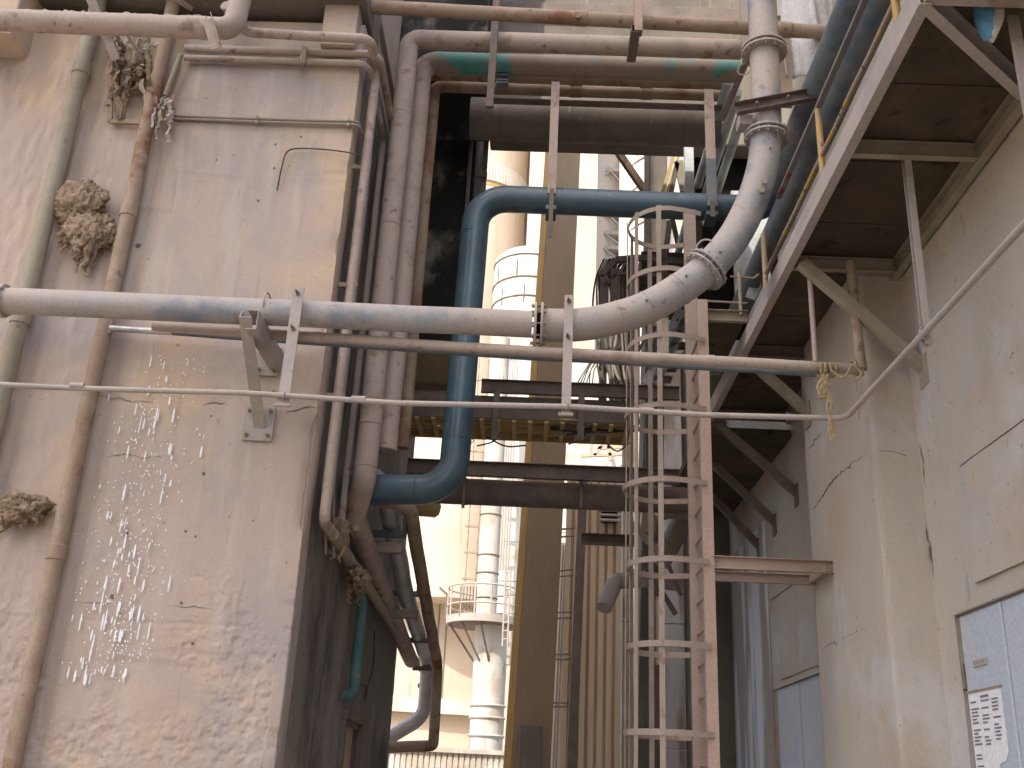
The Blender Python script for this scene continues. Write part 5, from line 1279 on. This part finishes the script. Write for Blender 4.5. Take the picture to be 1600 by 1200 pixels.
for a_ in (-2.9, -2.2, -1.6): MB().tube([(cx - .35 + cos(a_) * 1.3, YSK + sin(a_) * 1.3, zpl - .15), (cx + cos(a_) * rs_, YSK + sin(a_) * rs_, zpl - 1.5)], .04, 8).build('strut', M_STEEL, sk_)
for k in range(6):
    for j in range(2): pass
    x = xat(718 + 5 * k, 950, YSK - 1.2); MB().tube([(x, YSK - 1.15, zpl + .05), (x, YSK - 1.15, zpl + 1.15)], .02, 6).build('gate_bar', M_STEEL, sk_)
q = at(696, 960, Y=YSK); MB().tube([(q.x, YSK, zpl), (q.x, YSK, zat(694, 928, YSK))], .03, 8).tube([(q.x, YSK, zat(694, 928, YSK)), at(687, 918, Y=YSK)], .05, 8).build('lamp_arm', M_STEEL, sk_)
# pipe column above the platform, wall ladder and conduits
zc0 = zpl; zc1 = zat(770, 690, YSK + 2)
up_ = thing('white_duct_column', 'whitish vertical duct rising from the stack platform', 'duct', (cx, YSK, zpl))
a, b = xat(746, 870, YSK), xat(780, 870, YSK); cyl(MB(), (a + b) / 2, YSK + .1, (b - a) / 2, zpl + .15, zc1 + 4).build('shell', M_SILO2, up_)
for py_ in (805, 868, 896, 935): MB().ring(((a + b) / 2, YSK + .1, zat(760, py_, YSK)), (0, 0, 1), (b - a) / 2 + .005, .03, 32, 6).build('seam', M_CONC, up_)
lda = thing('stack_ladder', 'thin brown ladder on the left of the whitish duct', 'ladder', (a - .3, YSK, zpl))
for dx in (-.02, -.42): MB().tube([(a + dx, YSK - .1, zpl + 1.5), (a + dx + .02, YSK - .1, zc1 + 3)], .025, 6).build('rail', M_BROWN, lda)
for k in range(9): z = zpl + 1.6 + k * 1.05; MB().box(a - .55, a - .02, YSK - .14, YSK - .06, z, z + .07).build('hoop_bar', M_BROWN, lda, smooth=0)
for k in range(4):
    x = xat(783 + 4 * k, 860, YSK); pipe('stack_conduit', ['first', 'second', 'third', 'fourth'][k] + ' from the left of four thin conduits beside the whitish duct', 'conduit', [(x, YSK - .2, zat(785, 892, YSK)), (x, YSK - .2, zc1 + 3)], .035, M_PALESTEEL, 8, 'thin conduits on the stack', wob=0)
gb = thing('grey_back_wall', 'pale grey block wall behind the stack platform, left of the tall column', 'wall', (0, 43, 0))
a, b = xat(779, 850, 43), xat(850, 850, 43)
for j in range(6):
    z0 = 1.7 * j; MB().box(a, b, 43, 43.5, 6.2 + z0, 6.2 + z0 + 1.68).build('block_course', M_SILO2, gb, smooth=0, bevel=.02)
sg_ = thing('platform_stair_cage', 'thin white ladder cage against the tall column\'s ochre edge', 'ladder', at(797, 960, Y=38))
for px_ in (788, 796): A_, B_ = at(px_ + 2, 890, Y=38), at(px_ - 3, 1010, Y=38); MB().tube([A_, B_], .035, 6).build('rail', M_PALESTEEL, sg_)
for k in range(9): py_ = 895 + 13 * k; MB().tube([at(789 - k * .3, py_, Y=38), at(798 - k * .4, py_ - 1, Y=38)], .03, 6).build('rung', M_PALESTEEL, sg_)
# cyclone
YCY = 46.0
a, b = xat(764, 520, YCY), xat(880, 520, YCY); cyx = (a + b) / 2; rcy = (b - a) / 2
cyc = thing('cyclone_vessel', 'whitish patched cyclone vessel with domed top, seen between the pipes', 'vessel', (cyx, YCY + rcy, 0))
ztc = zat(800, 392, YCY)
cyl(MB(), cyx, YCY + rcy, rcy, 14.5, ztc, 64, .9).build('shell', M_SILO2, cyc)
for k, py_ in enumerate((395, 430, 460, 492, 560, 598)):
    z = zat(800, py_, YCY); MB().ring((cyx, YCY + rcy, z), (0, 0, 1), rcy + .01, .045, 64, 6).build('plate_seam', M_CONC, cyc)
for k in range(9):
    a_ = -2.6 + .23 * k; z = zat(800, (430, 470, 560)[k % 3], YCY); MB().box(cyx + cos(a_) * rcy - .03, cyx + cos(a_) * rcy + .03, YCY + rcy + sin(a_) * rcy - .05, YCY + rcy + sin(a_) * rcy + .02, z, z + .95).build('plate_seam', M_CONC, cyc, smooth=0)
# cream tower with ribbed band, upper left of the gap
YTW = 50.0
xr2 = xat(824, 260, YTW); rtw = 3.2
tw = thing('banded_tower', 'cream round tower with a ribbed white band, behind the cyclone', 'tower', (xr2 - rtw, YTW + rtw, 0))
cyl(MB(), xr2 - rtw, YTW + rtw, rtw, 10, 60, 64).build('shell', M_SILO, tw)
zb0, zb1 = zat(800, 281, YTW), zat(800, 254, YTW)
for k in range(60):
    a_ = -pi * k / 59; x, y = xr2 - rtw + cos(a_) * (rtw + .06), YTW + rtw + sin(a_) * (rtw + .06); ta = Vector((-sin(a_), cos(a_), 0)) * .075; no = Vector((cos(a_), sin(a_), 0)) * .07
    P_ = Vector((x, y, 0)); mb = MB(); mb.hexa([P_ - ta - no + Vector((0, 0, zb0)), P_ + ta - no + Vector((0, 0, zb0)), P_ + ta + no + Vector((0, 0, zb0)), P_ - ta + no + Vector((0, 0, zb0)), P_ - ta - no + Vector((0, 0, zb1)), P_ + ta - no + Vector((0, 0, zb1)), P_ + ta + no + Vector((0, 0, zb1)), P_ - ta + no + Vector((0, 0, zb1))])
    mb.build('band_rib', M_SILO2, tw, smooth=0)
cyl(MB(), xr2 - rtw, YTW + rtw, rtw + .03, zb0 - .25, zb0 - .01).build('band_sill', M_TRAY, tw)
# bright tower blocks right of the column
bt = thing('sunlit_tower_block', 'bright cream tower block just right of the tall column', 'building', (2.6, 48, 0))
a, b = xat(826, 300, 48), xat(934, 300, 48); 
MB().box(a, b, 48, 54, 0, 45).build('wall', M_SILO, bt, smooth=0, bevel=.05)
fb = thing('stair_tower', 'far pale stair tower with landings and window panels', 'building', (4, 58, 0))
a, b = xat(930, 300, 58), xat(1015, 300, 58)
MB().box(a, b, 58, 62, 0, 50).build('wall', M_SILO, fb, smooth=0)
for (y0, y1, x0p, x1p) in ((222, 240, 945, 968), (242, 262, 945, 968), (262, 290, 945, 966), (335, 350, 944, 965), (352, 368, 944, 965), (374, 386, 944, 965), (390, 402, 912, 966)):
    A_, B_ = at(x0p, y1, Y=57.8), at(x1p, y0, Y=57.8); wdw = MB().box(A_.x, B_.x, 57.85, 58.01, A_.z, B_.z).build('window', M_SILO2, fb, smooth=0, bevel=.02)
    MB().box(A_.x + .12, B_.x - .12, 57.80, 57.849, A_.z + .1, B_.z - .1).build('pane', M_WINDOW, wdw, smooth=0)
for (py_, x0p, x1p) in ((264, 934, 972), (332, 930, 970), (362, 918, 972), (385, 914, 972), (402, 914, 985), (412, 914, 985), (424, 914, 985)):
    A_, B_ = at(x0p, py_, Y=56), at(x1p, py_, Y=56); MB().box(A_.x, B_.x, 56, 58, A_.z - .12, A_.z + .12).build('landing', M_PALESTEEL, fb, smooth=0)
    MB().prism(R_prof(.1, .1), (A_.x, 56, A_.z - 1.0), ((A_.x + B_.x) / 2, 56, A_.z - .1), up=(0, 1, 0)).prism(R_prof(.1, .1), ((A_.x + B_.x) / 2, 56, A_.z - .1), (B_.x, 56, A_.z - 1.0), up=(0, 1, 0)).build('truss', M_PALESTEEL, fb)
for px_ in (938, 944, 968): A_ = at(px_, 300, Y=56.5); MB().tube([(A_.x, 56.5, 10), (A_.x, 56.5, 45)], .1, 8).build('standpipe', M_OLIVE, fb)
wt = thing('white_tank', 'whitish tank with slanting seams at the right of the bright gap', 'tank', (5, 44, 0))
a, b = xat(971, 330, 44), xat(1060, 330, 44); cyl(MB(), (a + b) / 2, 44 + (b - a) / 2, (b - a) / 2, 8, 40, 64).build('shell', M_SILO2, wt)
for py_ in (245, 285, 345, 395): 
    z = zat(990, py_, 44); MB().ring(((a + b) / 2, 44 + (b - a) / 2, z), (-.5, .1, 1), (b - a) / 2 * 1.02, .04, 48, 6).build('seam', M_CONC, wt)
wb = thing('white_back_wall', 'sunlit whitish wall behind the cables right of the tall column', 'wall', (3.5, 38, 0))
a, b = xat(862, 600, 38), xat(992, 600, 38)
for j in range(4):
    MB().box(a, b, 38, 38.4, 8.2 + 2.4 * j, 8.2 + 2.4 * j + 2.38).build('wall_panel', M_SILO2, wb, smooth=0, bevel=.02)
for k, (p, q) in enumerate((((930, 690), (985, 640)), ((932, 700), (985, 698)), ((928, 712), (945, 690)), ((940, 650), (955, 720)), ((908, 712), (985, 709)))):
    t = thing('far_brace', ['slanting tan brace on the far white wall', 'level tan brace on the far white wall', 'short tan brace on the far white wall', 'steep tan brace on the far white wall', 'long thin rail on the far white wall'][k], 'brace', at(*p, Y=37)); MB().prism(R_prof(.14, .10), at(*p, Y=37), at(*q, Y=37), up=(0, 1, 0)).build('bar', M_TAN, t, bevel=.01)

# pale hall behind the steel clutter on the right, closing the view
rh = thing('rear_hall', 'pale shaded hall wall behind the small truss and receding pipes', 'building', (5, 27, 0))
x0 = xat(1052, 300, 27)
for j in range(8):
    MB().box(x0, 14, 27, 27.4, 3 * j, 3 * j + 2.98).build('wall_course', M_SILO2, rh, smooth=0, bevel=.02)
